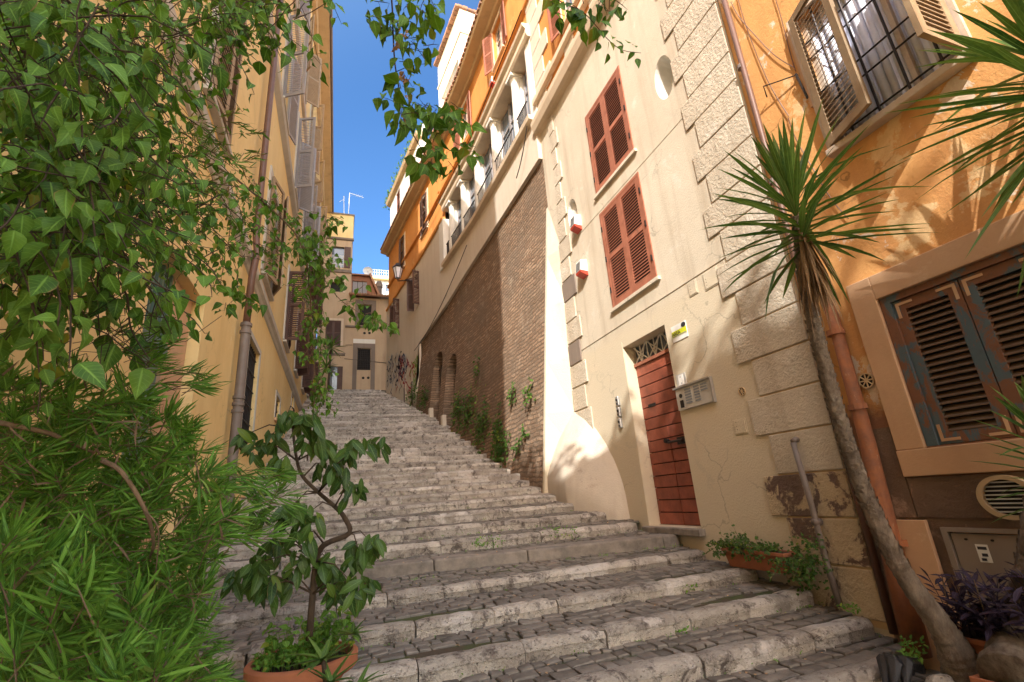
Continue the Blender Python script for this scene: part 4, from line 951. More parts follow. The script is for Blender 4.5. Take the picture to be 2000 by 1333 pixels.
# ================================================================== GROUND AND STAIRS
b = MB(); b.face([(-400, -400, -2.1), (400, -400, -2.1), (400, 400, -2.1), (-400, 400, -2.1)]); g_ = b.build('ground', M['ground']); g_['kind'] = 'structure'
SY = [2.93, 3.41, 3.90, 4.54, 5.38, None]
steps = [(-1, 2.45, -1.51), (0, 2.93, -1.36), (1, 3.41, -1.21), (2, 3.90, -1.06), (3, 4.54, -.93), (4, 5.38, -.82), (5, 5.85, -.655), (6, 6.62, -.50), (7, 7.2, -.34), (8, 7.75, -.18), (9, 8.3, -.01), (10, 8.82, .14), (11, 9.36, .29), (12, 9.92, .45), (13, 10.45, .60), (14, 11.05, .77), (15, 11.65, .93), (16, 12.25, 1.10)]
y, z = 12.25, 1.10; k = 17
while y < 28.2:
    y += .5; z += .5*(6.42-1.10)/(28.3-12.25); j_ = .045*math.sin(k*2.3); steps.append((k, y+j_, z+.022*math.sin(k*3.7))); k += 1
xr = lambda k, y: {-1: 4.35, 0: 4.02, 1: 4.42, 2: 4.40, 3: 4.38, 4: 4.42, 5: 4.36, 6: 4.28, 7: 4.12, 8: 3.86, 9: 3.78, 10: 3.75, 11: 3.74, 12: 3.74, 13: 3.72, 14: 3.72}.get(k, RW.x(y)-.22)
ST = thing('stairway', '', '', (1.5, 3, -1.5), kind='structure')
rs = random.Random(11)
def kerb_mesh(k, y0, z0, x0, x1, skew):
    b = MB(); x = x0+rs.uniform(0, .3)-.3; H_ = .12 if k < 17 else .11; rr = .062
    while x < x1-.02:
        L = rs.uniform(.45, 1.25) if k < 20 else rs.uniform(.8, 1.8)
        if x1-x-L < .25: L = x1-x
        n = max(2, int(L/(.09 if k < 8 else .3))); jy = rs.uniform(-.012, .012); jz = rs.uniform(-.010, .008)
        last = x+L >= x1-.03; prev = None; gap = rs.choice((.006, .01, .018)) if k < 8 else .006
        m = 7
        for i in range(n+1):
            t = i/n; xx = x+gap/2+(L-gap)*t
            yy = y0+jy+skew*(xx-x1)
            er = 1.0
            if last and k < 14:
                dist = x1-xx
                if dist < .13: er = math.sqrt(max(0, 1-((.13-dist)/.13)**2))*.75+.25
            rowp = []
            edge = min(t, 1-t)*n; ch = .010 if edge < .5 else 0
            dn = .0045 if k < 10 else .0025
            prof = [(0, -H_-.1), (0-.004, -H_*.55)]
            for j in range(m):
                a = math.pi*.5*j/(m-1); prof.append((rr-rr*math.cos(a)-.012*(1-j/(m-1)), -rr+rr*math.sin(a)))
            prof += [(.12, .0), (.175, -.012), (.19, -.1)]
            for (py, pz) in prof:
                py_ = (py-.10)*er+.10
                s = math.sin(xx*9+k*3+py*20)*dn+math.sin(xx*23+k*7+pz*31)*dn*.7+rs.uniform(-dn, dn)*.5
                rowp.append((xx, yy+py_+ch+s*.8, z0+jz+pz*(1 if pz < -.08 else 1)-ch*(1 if pz > -.05 else 0)+s*.6-(1-er)*.03))
            if prev:
                for p, q, r, s_ in zip(prev, prev[1:], rowp[1:], rowp): b.face([p, q, r, s_])
            else: b.face(rowp)
            prev = rowp
        b.face(prev[::-1]); x += L
    return b
SKW = {k: {0: -.03, 1: .01, 5: -.12, 6: -.07, 7: -.02}.get(k, rs.uniform(-.010, .010)) for k, _, _ in steps}
for (k, y0, z0), nx in zip(steps, steps[1:]+[(99, 29.6, steps[-1][2]+.03)]):
    x0, x1 = -1.62, xr(k, y0); s_ = sub('step', ST)
    sk = SKW[k]; nsk = SKW.get(nx[0], 0); ext = max(0, (nsk-sk)*(x0-x1))
    ny = nx[1]; nz = nx[2]-.115; zt = z0-.012
    if k == 5:
        b = MB(); x = x0
        while x < x1:
            L = min(rs.uniform(.8, 1.9), x1-x+.01); yy = y0+sk*(x-x1); ye = y0+sk*(x+L-x1)
            b.hexa([(x+.004, yy, z0-.2), (x+L-.004, ye, z0-.2), (x+L-.004, ye+.36, z0-.2), (x+.004, yy+.36, z0-.2), (x+.004, yy, z0), (x+L-.004, ye, z0), (x+L-.004, ye+.36, z0), (x+.004, yy+.36, z0)]); x += L
        b.build('kerb', M['landing'], s_, bevel=.02)
    else:
        kerb_mesh(k, y0, z0, x0, x1, sk).build('kerb', M['kerb'], s_, smooth='auto', recalc=True, merge=.0005)
    xe = 4.6 if k < 8 else x1+.4
    b = MB(); ya = y0+.15; yb = ny+.20
    if k < 9:
        b.face([(x0, ya+sk*(x0-x1), zt-.02), (xe, ya+sk*(xe-x1), zt-.02), (xe, yb+nsk*(xe-x1), nz-.025), (x0, yb+nsk*(x0-x1), nz-.025)])
        b.build('tread_bed', M['joint'], s_, recalc=False)
        b = MB(); yb2 = ny+.02
        if k == 5: ya = y0+.36
        ys = ya+.03; row = 0
        fan = k in (3, 2)
        while ys < yb2+.10+ext:
            d = rs.uniform(.11, .14) if k < 7 else .15; x = x0+rs.uniform(0, .1)
            while x < xe:
                L = rs.choice((.10, .115, .13, .20)) if k < 7 else .16
                t = min(1, (ys-ya)/(yb-ya+ext*max(0, (x1-x)/(x1-x0)))); zz = zt+(nz-zt)*t+rs.uniform(-.004, .005); g = .006
                sk2 = sk*(x-x1)+(.16*math.sin(x*2.2) if k in (2, 3) else .015*math.sin(x*3+row))
                def J(): return rs.uniform(-.007, .007)
                x_a, x_b, y_a, y_b = x+g, x+L-g, ys+g+sk2, ys+d-g+sk2
                p0 = [(x_a+J(), y_a+J()), (x_b+J(), y_a+J()), (x_b+J(), y_b+J()), (x_a+J(), y_b+J())]
                c = (sum(p[0] for p in p0)/4, sum(p[1] for p in p0)/4)
                if y_b < ny+nsk*(x-x1)+.13:
                    tl = rs.uniform(-.006, .006)
                    A0 = [(p[0], p[1], zz-.03) for p in p0]; B0 = [(p[0], p[1], zz-.005+tl*(1 if i_ in (0, 3) else -1)) for i_, p in enumerate(p0)]
                    C0 = [(c[0]+(p[0]-c[0])*.84, c[1]+(p[1]-c[1])*.84, zz+.003+tl*(1 if i_ in (0, 3) else -1)) for i_, p in enumerate(p0)]
                    n0 = len(b.v); b.v += A0+B0+C0
                    for i_ in range(4):
                        j_ = (i_+1) % 4; b.f += [(n0+i_, n0+j_, n0+4+j_, n0+4+i_), (n0+4+i_, n0+4+j_, n0+8+j_, n0+8+i_)]; b.m += [0, 0]
                    b.f.append((n0+8, n0+9, n0+10, n0+11)); b.m.append(0)
                x += L
            ys += d; row += 1
        b.build('cobbles', M['cobble'], s_, smooth='auto', recalc=False)
    else:
        n = 24; prev = None
        for i in range(n+1):
            x = x0+(xe-x0)*i/n; r = [(x, ya+sk*(x-x1), zt-.004+rs.uniform(-.004, .004)), (x, (ya+yb)/2, (zt+nz)/2+rs.uniform(-.006, .004)), (x, yb+nsk*(x-x1), nz)]
            if prev: b.face([prev[0], r[0], r[1], prev[1]]); b.face([prev[1], r[1], r[2], prev[2]])
            prev = r
        b.build('tread', M['farstep'], s_, recalc=False)
b = MB(); b.face([(-4, -8, -1.64), (6, -8, -1.64), (6, 2.75, -1.64), (-4, 2.75, -1.64)]); g_ = b.build('pavement', M['ground']); g_['kind'] = 'structure'
# ================================================================== PLANTS
rv = random.Random(23)
def ru(a, b): return rv.uniform(a, b)
def rvec(s=1): return Vector((ru(-1, 1), ru(-1, 1), ru(-1, 1)))*s
OV = ((0, 0), (.08, .52), (.22, .95), (.38, 1), (.58, .74), (.76, .40), (.9, .15), (1, 0))
LN = ((0, .15), (.25, .85), (.5, 1), (.75, .75), (1, 0))
EL = ((0, 0), (.12, .45), (.3, .85), (.55, 1), (.78, .68), (1, 0))
def leaf(b, p, d, n, L, W, shape=OV, fold=.25, curl=.25, wave=0):
    d = d.normalized(); s = d.cross(n)
    if s.length < .05: s = d.cross(Vector((.3, .9, .2)))
    s.normalize(); n = s.cross(d).normalized(); k = len(b.v); m = len(shape)
    for t, w in shape:
        c = p+d*(L*t)-n*(curl*L*t*t)
        h = W*.5*w; f = n*(h*fold)
        wv = n*(wave*h*math.sin(t*9))
        b.v += [tuple(c-s*h+f+wv), tuple(c), tuple(c+s*h+f-wv)]; b.rt = getattr(b, 'rt', []); b.rt += [(0, t), (1, t), (0, t)]
    for i in range(m-1):
        a = k+3*i; b.f += [(a, a+1, a+4, a+3), (a+1, a+2, a+5, a+4)]; b.m += [b.mi, b.mi]
def inpoly(x, y, P):
    r = False
    for (a, b_), (c, d) in zip(P, P[1:]+P[:1]):
        if (b_ > y) != (d > y) and x < (c-a)*(y-b_)/(d-b_)+a: r = not r
    return r
def rpoly(P):
    x0, x1 = min(p[0] for p in P), max(p[0] for p in P); y0, y1 = min(p[1] for p in P), max(p[1] for p in P)
    while 1:
        x, y = ru(x0, x1), ru(y0, y1)
        if inpoly(x, y, P): return x, y
def shoot(bl, bs, p, d, n, size, step=.045, droop=.12, r=.0013, down=.8, wr=(.56, .74)):
    """a leafy twig: nodes along a drooping path, a leaf hanging at each"""
    pts = [p.copy()]; d = d.normalized()
    for i in range(n):
        d = (d+rvec(.22)+Vector((0, 0, -droop))).normalized(); p = p+d*step*ru(.7, 1.3); pts.append(p.copy())
        side = d.cross(Vector((0, 0, 1))).normalized()*(1 if i % 2 else -1)
        o = (side*.7+rvec(.5)).normalized(); lp = p+o*size*.28
        bs.tube([p, lp], r*.6, 3, cap=False)
        ld = (o*.5+Vector((0, 0, -down))+rvec(.42)); s = size*ru(.6, 1.2)
        leaf(bl, lp, ld, Vector((ru(-.7, .7), ru(-1, .1), ru(-.1, 1))), s, s*ru(*wr), OV, ru(.05, .7), ru(-.1, .6), ru(0, .4))
    bs.tube(pts, [r*1.3]*(len(pts)-1)+[r*.6], 4, cap=False)
def rdir(): return Vector((ru(-.6, 1), ru(-.5, .6), ru(-.7, .4)))
def region(bl, bs, P, count, dep, size, nodes=(4, 7), **k):
    c = 0
    while c < count:
        x, y = rpoly(P); d = ru(*dep); n = rv.randint(*nodes)
        shoot(bl, bs, at(x, y, d), rdir(), n, size*ru(.8, 1.15), **k); c += n
def plant(name, label, cat, loc, parts_, group=None):
    t = thing(name, label, cat, loc, group)
    for nm, b, m in parts_:
        b.build(nm, m, t, smooth=True, recalc=False)
    return t
def limb(b, pts, r0, r1, n=7):
    P = [at(*q) for q in pts]; Q = []
    for i in range(len(P)-1):
        for j in range(4):
            t = j/4; p0 = P[max(i-1, 0)]; p1, p2 = P[i], P[i+1]; p3 = P[min(i+2, len(P)-1)]
            Q.append(.5*((2*p1)+(p2-p0)*t+(2*p0-5*p1+4*p2-p3)*t*t+(3*p1-p0-3*p2+p3)*t**3))
    Q.append(P[-1]); m = len(Q)-1
    b.tube(Q, [r0+(r1-r0)*i/m for i in range(m+1)], n); return Q
# ---- broad leaved vine hanging into the picture on the left
bl, bs = MB(), MB()
region(bl, bs, [(-40, -40), (200, -40), (250, 150), (230, 400), (150, 520), (-40, 560)], 1750, (.9, 1.8), .054)
region(bl, bs, [(180, -40), (440, -40), (390, 130), (330, 250), (370, 400), (360, 520), (200, 520)], 1250, (1.4, 2.3), .043)
region(bl, bs, [(380, -40), (650, -40), (600, 10), (560, 80), (520, 60), (420, 110)], 210, (1.8, 2.2), .056, nodes=(3, 5))
region(bl, bs, [(-20, 470), (150, 480), (330, 560), (400, 620), (320, 650), (120, 650), (-20, 690)], 105, (1.1, 1.6), .066, nodes=(3, 5))
region(bl, bs, [(-20, 480), (200, 520), (120, 640), (-20, 700)], 60, (1.5, 2.0), .07, nodes=(3, 5))
region(bl, bs, [(330, 300), (420, 330), (520, 420), (470, 540), (380, 520)], 170, (2.2, 2.7), .040)
limb(bs, [(-60, -80, 1.3), (30, 60, 1.35), (75, 160, 1.4), (105, 190, 1.5), (180, 330, 1.7), (330, 420, 2.0), (430, 380, 2.4)], .011, .004)
limb(bs, [(60, 130, 1.4), (95, 300, 1.3), (100, 420, 1.25), (130, 520, 1.2)], .005, .002)
limb(bs, [(150, 470, 1.5), (240, 560, 1.45), (255, 640, 1.4), (290, 700, 1.3)], .004, .0015)
limb(bs, [(200, 500, 1.5), (190, 560, 1.5), (195, 660, 1.5)], .003, .0015)
limb(bs, [(120, -20, 1.1), (175, 60, 1.2), (260, 150, 1.5), (330, 230, 1.8)], .005, .002)
for k in range(30):
    x, y = rpoly([(150, 560), (330, 600), (300, 720), (120, 700)]); p = at(x, y, ru(1.2, 1.7)); bs.tube([p, p+rvec(.07), p+rvec(.13)+Vector((.05, 0, 0))], .0012, 3)
plant('climbing_vine', 'broad leaved green vine filling the upper left corner in front of the yellow house', 'vine', (-1.1, 1.4, -1.5), [('foliage', bl, M['leaf_vine']), ('stem', bs, M['bark'])])
# ---- fine leaved sprigs
bl, bs = MB(), MB()
for k in range(60):
    x, y = rpoly([(350, 220), (460, 225), (490, 280), (420, 430), (330, 410)]); p = at(x, y, ru(2.0, 2.4)); d = rdir().normalized()
    bl.mi = 1; bl.tube([p, p+d*.09], .0013, 3); bl.mi = 0
    for j in range(9):
        q = p+d*.01*j; leaf(bl, q, d+rvec(.8), rvec(), ru(.035, .06), .0055, LN, .1, ru(0, .4))
plant('bamboo_twigs', 'fine narrow leaved bamboo twigs mingled with the broad leaved vine', 'bamboo', (-.6, 2, 0), [('foliage', bl, [M['leaf_shrub'], M['twig']])])
# ---- small leaved vine strands crossing the far view
bl, bs = MB(), MB()
def strand(pl, spread, count, size, d0, d1, step=.022):
    for k in range(count):
        t = ru(0, len(pl)-1.001); i = int(t); f = t-i
        x = pl[i][0]+(pl[i+1][0]-pl[i][0])*f+rv.gauss(0, spread); y = pl[i][1]+(pl[i+1][1]-pl[i][1])*f+rv.gauss(0, spread*.8)
        shoot(bl, bs, at(x, y, ru(d0, d1)), rdir(), rv.randint(3, 4), size, step=step)
strand([(430, 340), (510, 380), (560, 420), (600, 470), (650, 520)], 15, 60, .040, 2.6, 2.9)
strand([(590, 440), (640, 540), (690, 600), (745, 632)], 17, 34, .058, 2.6, 2.9)
strand([(600, 460), (605, 560), (608, 650), (618, 720), (622, 800)], 8, 105, .038, 2.75, 3.0)
strand([(640, 400), (640, 470), (620, 520)], 12, 10, .04, 2.7, 2.9)
strand([(470, 420), (530, 490), (600, 560)], 22, 30, .038, 2.7, 2.9)
strand([(420, 560), (470, 590), (490, 600)], 16, 9, .058, 2.5, 2.7)
limb(bs, [(330, 300, 2.3), (430, 330, 2.5), (520, 400, 2.7), (585, 470, 2.8), (605, 560, 2.85), (608, 650, 2.9), (615, 760, 2.9), (600, 900, 2.95)], .006, .004)
limb(bs, [(585, 470, 2.8), (650, 570, 2.8), (700, 610, 2.75), (750, 636, 2.75)], .003, .0015)
plant('climbing_vine', 'slender small leaved vine strand crossing the far houses and hanging down beside the yellow wall', 'vine', (-.5, 2.9, -1.2), [('foliage', bl, M['leaf_vine']), ('stem', bs, M['twig'])])
# ---- hanging sprays at the top
bl, bs, bb = MB(), MB(), MB()
for (P, n) in (([(770, 190), (900, 200), (915, 260), (880, 320), (850, 345), (800, 300)], 120), ([(675, -30), (925, -30), (905, 12), (840, 25), (770, 45), (710, 35)], 52), ([(765, 0), (860, 10), (855, 120), (790, 130), (765, 60)], 34), ([(770, 100), (800, 120), (810, 260), (770, 230)], 30)):
    region(bl, bs, P, n, (2.1, 2.5), .078, nodes=(2, 4), step=.022)
limb(bs, [(752, -80, 2.2), (765, 0, 2.25), (768, 70, 2.3), (772, 130, 2.3), (785, 200, 2.3), (800, 250, 2.3), (835, 310, 2.3), (850, 335, 2.3)], .0045, .002)
limb(bs, [(770, 95, 2.3), (800, 95, 2.3), (850, 110, 2.3)], .002, .0012); limb(bs, [(775, 140, 2.3), (800, 130, 2.3), (830, 125, 2.3)], .002, .0012)
for (x, y) in ((778, 62), (787, 68), (775, 90), (783, 150), (790, 155), (788, 190), (793, 235), (840, 320), (850, 340), (838, 335)):
    bb.cut()
    for k in range(7): leaf(bb, at(x+ru(-5, 5), y+ru(-5, 5), 2.28), rvec(), rvec(), .028, .02, OV, .3, .2)
plant('hanging_branch', 'long leafy branch with tan dried bracts hanging against the blue sky', 'branch', (0, 1.9, 2.5), [('foliage', bl, M['leaf_vine']), ('branch', bs, M['bark'])])
bb.build_each('dry_bract', M['bract'], [o for o in COL.objects if o.name.startswith('hanging_branch')][-1], recalc=False)
bl, bs = MB(), MB()
Q = limb(bs, [(1040, -60, 2.2), (1090, 0, 2.2), (1140, 25, 2.2), (1185, 75, 2.2), (1215, 98, 2.2), (1252, 104, 2.2)], .003, .001)
for i, q in enumerate(Q[3:]):
    for k in range(2 if i < 12 else 1):
        o = rvec(.03); s = .085 if i < 9 else .05; leaf(bl, q+o, o*20+Vector((ru(-.3, .4), 0, -.8)), Vector((ru(-.5, .5), -1, ru(0, .8))), s*ru(.7, 1.1), s*.62, OV, ru(.1, .4), ru(0, .3))
region(bl, bs, [(1060, -20), (1200, -20), (1190, 30), (1100, 40), (1065, 50)], 22, (2.1, 2.3), .078, nodes=(2, 3), step=.03)
plant('hanging_branch', 'thin leafy branch tip reaching over the top of the cream house wall', 'branch', (.9, 1.7, 2.4), [('foliage', bl, M['leaf_vine']), ('branch', bs, M['bark'])])
# ---- dense narrow leaved shrub, lower left
bl, bs = MB(), MB()
def sprig(p, d, L, W, n=13, sp=.045, droop=.5):
    d = d.normalized(); bs.tube([p-d*.04, p+d*sp], .0016, 3, cap=False)
    for j in range(n):
        a = j*2.4; s = d.orthogonal().normalized(); s2 = d.cross(s); o = s*math.cos(a)+s2*math.sin(a)
        t = j/n; ld = d*(.55+.9*t)+o*(1.0-.5*t)+rvec(.2); leaf(bl, p+d*(sp*t), ld, d*(-.3)+o+Vector((0, 0, .6)), L*ru(.7, 1.15), W*ru(.85, 1.15), LN, .12, droop*ru(.3, 1.2))
SH = [(-40, 720), (60, 745), (150, 735), (240, 775), (320, 805), (370, 840), (400, 910), (440, 970), (450, 1020), (430, 1090), (400, 1140), (385, 1200), (410, 1270), (430, 1360), (-40, 1360)]
SHB = [(-60, 810), (200, 830), (310, 880), (350, 960), (390, 1060), (370, 1180), (380, 1380), (-60, 1380)]
for k in range(780):
    x, y = rpoly(SH); sprig(at(x, y, ru(1.25, 1.9)), Vector((ru(-.3, .8), ru(-.8, .2), ru(-.2, .9))), .072, .0062)
for k in range(520):
    x, y = rpoly(SHB); sprig(at(x, y, ru(1.8, 2.25)), Vector((ru(-.6, .8), ru(-.8, .3), ru(-.2, .9))), .085, .008, n=12)
for k in range(110):
    x, y = rpoly([(-40, 1060), (110, 1050), (240, 1150), (330, 1250), (340, 1370), (-40, 1370)]); sprig(at(x, y, ru(.85, 1.2)), Vector((ru(-.5, .8), ru(-.6, .1), ru(0, 1))), .085, .0068, n=12)
for k in range(36):
    x, y = rpoly([(380, 880), (560, 930), (560, 1010), (520, 1060), (400, 1050)]); sprig(at(x, y, ru(1.5, 1.9)), Vector((ru(.2, 1), ru(-.4, .3), ru(-.3, .4))), .075, .006)
for k in range(22):
    x, y = rpoly([(200, 640), (400, 680), (400, 780), (250, 740)]); sprig(at(x, y, ru(1.4, 1.8)), Vector((ru(.2, 1), ru(-.4, .3), ru(0, .5))), .07, .006, n=9)
limb(bs, [(-30, 820, 1.3), (90, 845, 1.35), (130, 862, 1.35), (185, 885, 1.4)], .008, .004)
limb(bs, [(200, 900, 1.2), (240, 925, 1.2), (285, 1000, 1.2), (300, 1060, 1.25), (292, 1090, 1.3)], .0065, .003)
limb(bs, [(285, 1000, 1.2), (310, 1040, 1.2), (300, 1150, 1.25)], .002, .0015)
for k in range(26):
    x, y = rpoly(SHB); p = at(x, y, 1.9); bs.tube([p, at(150+ru(-60, 60), 1400, 1.9)], .006, 4)
for k in range(170):
    x, y = rpoly(SH); leaf(bs, at(x, y, ru(1.2, 1.5)), rvec(), rvec(), .07, .006, LN, .1, .3)
plant('evergreen_shrub', 'dense bright green shrub with long narrow leaves filling the lower left corner', 'shrub', (-.6, 1.5, -1.6), [('foliage', bl, M['leaf_shrub']), ('branch', bs, M['twig'])])
# ---- potted tree on the steps
bl, bs = MB(), MB(); DT = 2.9
tr = [(604, 1250), (611, 1160), (618, 1096), (634, 1064), (682, 1042), (672, 1010), (654, 990), (622, 962), (592, 932), (580, 900), (572, 836), (574, 800)]
limb(bs, [(x, y, DT+.02*math.sin(i*1.3)) for i, (x, y) in enumerate(tr)], .021, .006, 9)
tips = [(478, 850, 5), (505, 872, 6), (530, 850, 6), (545, 900, 6), (560, 812, 7), (600, 815, 6), (640, 905, 8), (668, 880, 8), (700, 872, 6), (660, 920, 8), (690, 950, 6), (735, 862, 5), (575, 985, 9), (560, 1000, 6), (605, 1000, 7), (540, 1060, 10), (500, 1100, 12), (470, 1120, 8), (520, 1140, 10), (590, 1090, 9), (640, 1095, 9), (655, 1125, 7), (700, 1075, 11), (725, 1060, 7), (715, 1140, 7), (690, 1140, 7), (650, 1150, 6), (560, 1130, 7), (610, 850, 5), (590, 1040, 6), (620, 870, 5), (500, 1010, 5)]
T3 = [at(x, y, DT) for x, y in tr]
for (x, y, n) in tips:
    p = at(x, y, DT+ru(-.22, .22)); q = min(T3, key=lambda v: (v-p).length+max(0, v.z-p.z-.05)*.6)
    m = (p+q)/2+Vector((0, 0, .04)); bs.tube([q, m, p], [.006, .004, .0025], 5)
    n = int(n*1.9)
    for k in range(n):
        a = 2*math.pi*k/n+ru(-.3, .3); ld = Vector((math.cos(a), math.sin(a), ru(-2.4, -.3)))
        L = ru(.08, .145); leaf(bl, p+rvec(.05), ld, Vector((ru(-.6, .6), -1, ru(.1, 1))), L, L*ru(.33, .42), EL, ru(.15, .4), ru(.1, .5), .12)
t = plant('potted_tree', 'small crooked tree with drooping glossy leaves growing from the big round terracotta pot', 'tree', tuple(at(604, 1260, DT)), [('foliage', bl, M['leaf_tree']), ('trunk', bs, M['bark'])])
PC = at(592, 1290, 2.95); pz = -.84
t = thing('terracotta_pot', 'big round terracotta pot at the foot of the steps, lower left centre', 'flower pot', (PC.x, PC.y, -1.2))
b = MB(); b.lathe((PC.x, PC.y, 0), [(.18, -1.22), (.215, -1.0), (.27, -.93), (.305, -.925), (.32, -.91), (.322, pz-.01), (.31, pz), (.288, pz), (.275, pz-.02), (.265, pz-.09)], 48); b.build('pot', M['terracotta'], t, smooth='auto')
b = MB(); b.lathe((PC.x, PC.y, 0), [(.275, pz-.05), (.15, pz-.035), (.001, pz-.03)], 24); b.build('soil', M['soil'], t)
bl, bs = MB(), MB()
def herb(bl, bs, c, R, n, h, size, mat_up=.8, sh=OV):
    for k in range(n):
        a = ru(0, 6.28); r = R*math.sqrt(ru(0, 1)); p = Vector((c[0]+r*math.cos(a), c[1]+r*math.sin(a), c[2])); q = p+Vector((ru(-.3, .3)*h, ru(-.3, .3)*h, h*ru(.4, 1)))
        bs.tube([p, q], .0012, 3, cap=False)
        for j in range(3): leaf(bl, p+(q-p)*ru(.5, 1), rvec(1)+Vector((0, 0, .1)), Vector((ru(-.5, .5), ru(-.6, .2), 1)), size*ru(.7, 1.2), size*.8, sh, .1, .2)
herb(bl, bs, (PC.x-.06, PC.y-.02, pz-.03), .20, 200, .09, .033)
herb(bl, bs, (PC.x, PC.y+.05, pz-.03), .23, 70, .25, .055)
herb(bl, bs, (PC.x+.18, PC.y+.05, pz-.03), .12, 40, .16, .03)
herb(bl, bs, (PC.x+.20, PC.y+.06, pz-.03), .10, 16, .34, .05)
plant('pot_herbs', 'light green clover and seedlings growing in the round terracotta pot', 'plant', (PC.x, PC.y, pz), [('foliage', bl, M['leaf_light']), ('stem', bs, M['leaf_light'])])
bl, bs = MB(), MB()
for (cx, cy, d, n, L) in ((632, 1290, 2.5, 12, .19), (690, 1240, 2.75, 9, .13), (700, 1345, 2.5, 13, .17), (645, 1335, 2.45, 9, .18)):
    c = at(cx, cy, d)
    for k in range(n):
        a = 2*math.pi*k/n+ru(-.2, .2); leaf(bl, c, Vector((math.cos(a), math.sin(a), ru(-.2, 1.1))), Vector((0, 0, 1)), L*ru(.7, 1.1), .032, ((0, 1), (.3, .9), (.6, .65), (.85, .35), (1, 0)), .5, ru(-.1, .3))
bs.tube([at(632, 1290, 2.5), at(640, 1380, 2.5)], .012, 8); bs.tube([at(700, 1345, 2.5), at(700, 1400, 2.5)], .01, 6)
plant('aloe_plant', 'dark pointed aloe rosettes sprawling over the right rim of the round pot', 'aloe', tuple(at(660, 1380, 2.5)), [('foliage', bl, M['leaf_yucca']), ('stem', bs, M['bark'])])
# ---- yuccas
def yucca(name, label, pts, radii, crown, n, L, tilt=Vector((0, 0, 1)), dry=60, extra=()):
    t = thing(name, label, 'yucca', tuple(pts[0]), 'yuccas by the orange house')
    b = MB(); Q = []; Rr = []
    for i in range(len(pts)-1):
        for j in range(16):
            f = j/16; p0 = pts[max(i-1, 0)]; p1, p2 = pts[i], pts[i+1]; p3 = pts[min(i+2, len(pts)-1)]
            Q.append(.5*((2*p1)+(p2-p0)*f+(2*p0-5*p1+4*p2-p3)*f*f+(3*p1-p0-3*p2+p3)*f**3)); Rr.append((radii[i]+(radii[i+1]-radii[i])*f)*.86*(1+.07*math.sin((i*16+j)*2.6)+ru(-.03, .03)))
    Q.append(pts[-1]); Rr.append(radii[-1]); b.tube(Q, Rr, 16)
    # ragged leaf scars round the upper trunk
    for k in range(int(len(Q)*7)):
        i = rv.randint(int(len(Q)*.30), len(Q)-2); a = ru(0, 6.28); d = (Q[i+1]-Q[i]).normalized(); s = d.orthogonal().normalized(); o = s*math.cos(a)+d.cross(s)*math.sin(a)
        leaf(b, Q[i]+o*Rr[i]*.97, o*.12+d*1.0, o, .03, .045, ((0, 1), (.5, .8), (1, .2)), .1, -.2)
    b.build('trunk', M['bark_yucca'], t, smooth=True, recalc=False)
    bl, bd = MB(), MB(); Sh = ((0, .55), (.08, .6), (.3, .95), (.55, 1), (.8, .6), (1, 0))
    for k in range(n):
        f = k/n; el = 1.5-1.8*f**.85+ru(-.12, .12); a = k*2.39996+ru(-.15, .15); v = Vector((math.cos(el)*math.cos(a), math.cos(el)*math.sin(a), math.sin(el)))+tilt*.0
        p = crown+Vector((0, 0, .20*(1-f)-.26*f))+v*.02; LL = L*ru(.8, 1.08)*(.8 if f > .12 else .62)
        if p.x+v.x*LL > 4.34: LL *= max(.3, (4.34-p.x)/(v.x*LL))
        leaf(bl, p, v, Vector((0, 0, 1))+v*-.2+rvec(.1), LL, .043, Sh, .34, (.02+.20*f*ru(-.1, 1.6)) if rv.random() < .93 else .7)
    for (px, py, qx, qy, d) in extra:
        p, q = at(px, py, d), at(qx, qy, d); leaf(bl, p, q-p, Vector((0, -.4, 1)), (q-p).length, .04, Sh, .3, .05)
    for k in range(dry):
        a = ru(0, 6.28); v = Vector((.30*math.cos(a), .30*math.sin(a), -1)); c = crown+Vector((0, 0, ru(-.35, -.08)))
        leaf(bd, c, v+rvec(.12), Vector((math.cos(a), math.sin(a), 0)), L*ru(.3, .75), .022, Sh, .5, .12)
    bl.build('leaves', M['leaf_yucca'], t, smooth=True, recalc=False); bd.build('dry_leaves', M['dry'], t, recalc=False)
B0 = at_z(1890, 1320, -1.36)
yp = [B0, at(1845, 1235, 3.25), at(1765, 1120, 3.34), at(1700, 990, 3.45), at(1652, 860, 3.5), at(1612, 720, 3.55), at(1577, 575, 3.6), at(1556, 422, 3.6)]
yucca('yucca_tree', 'tall leaning yucca with bare ringed trunk and spiky crown before the rough quoins', yp, [.165, .095, .072, .065, .060, .056, .052, .044], yp[-1], 88, .86, dry=80)
B1 = at_z(1985, 1330, -1.27); c2 = at(2085, 165, 2.75)
yp = [B1, at(1992, 1230, 3.12), at(2020, 1100, 3.1), at(2055, 800, 3.0), at(2090, 450, 2.9), c2]
yucca('yucca_tree', 'yucca at the right edge whose long leaves reach in beside the upper window', yp, [.2, .12, .10, .085, .075, .06], c2, 100, 1.0, dry=40, extra=((2082, 235, 1870, 500, 2.68), (2084, 250, 1972, 580, 2.65), (2084, 230, 1905, 420, 2.7)))
c3 = at(2060, 900, 2.6); yp = [Vector((c3.x, c3.y, -1.45)), Vector((c3.x+.02, c3.y, -.9)), c3]
yucca('yucca_shoot', 'short yucca shoot whose green blades poke in at the right edge below the blue shutters', yp, [.07, .06, .05], c3, 44, .42, dry=10)
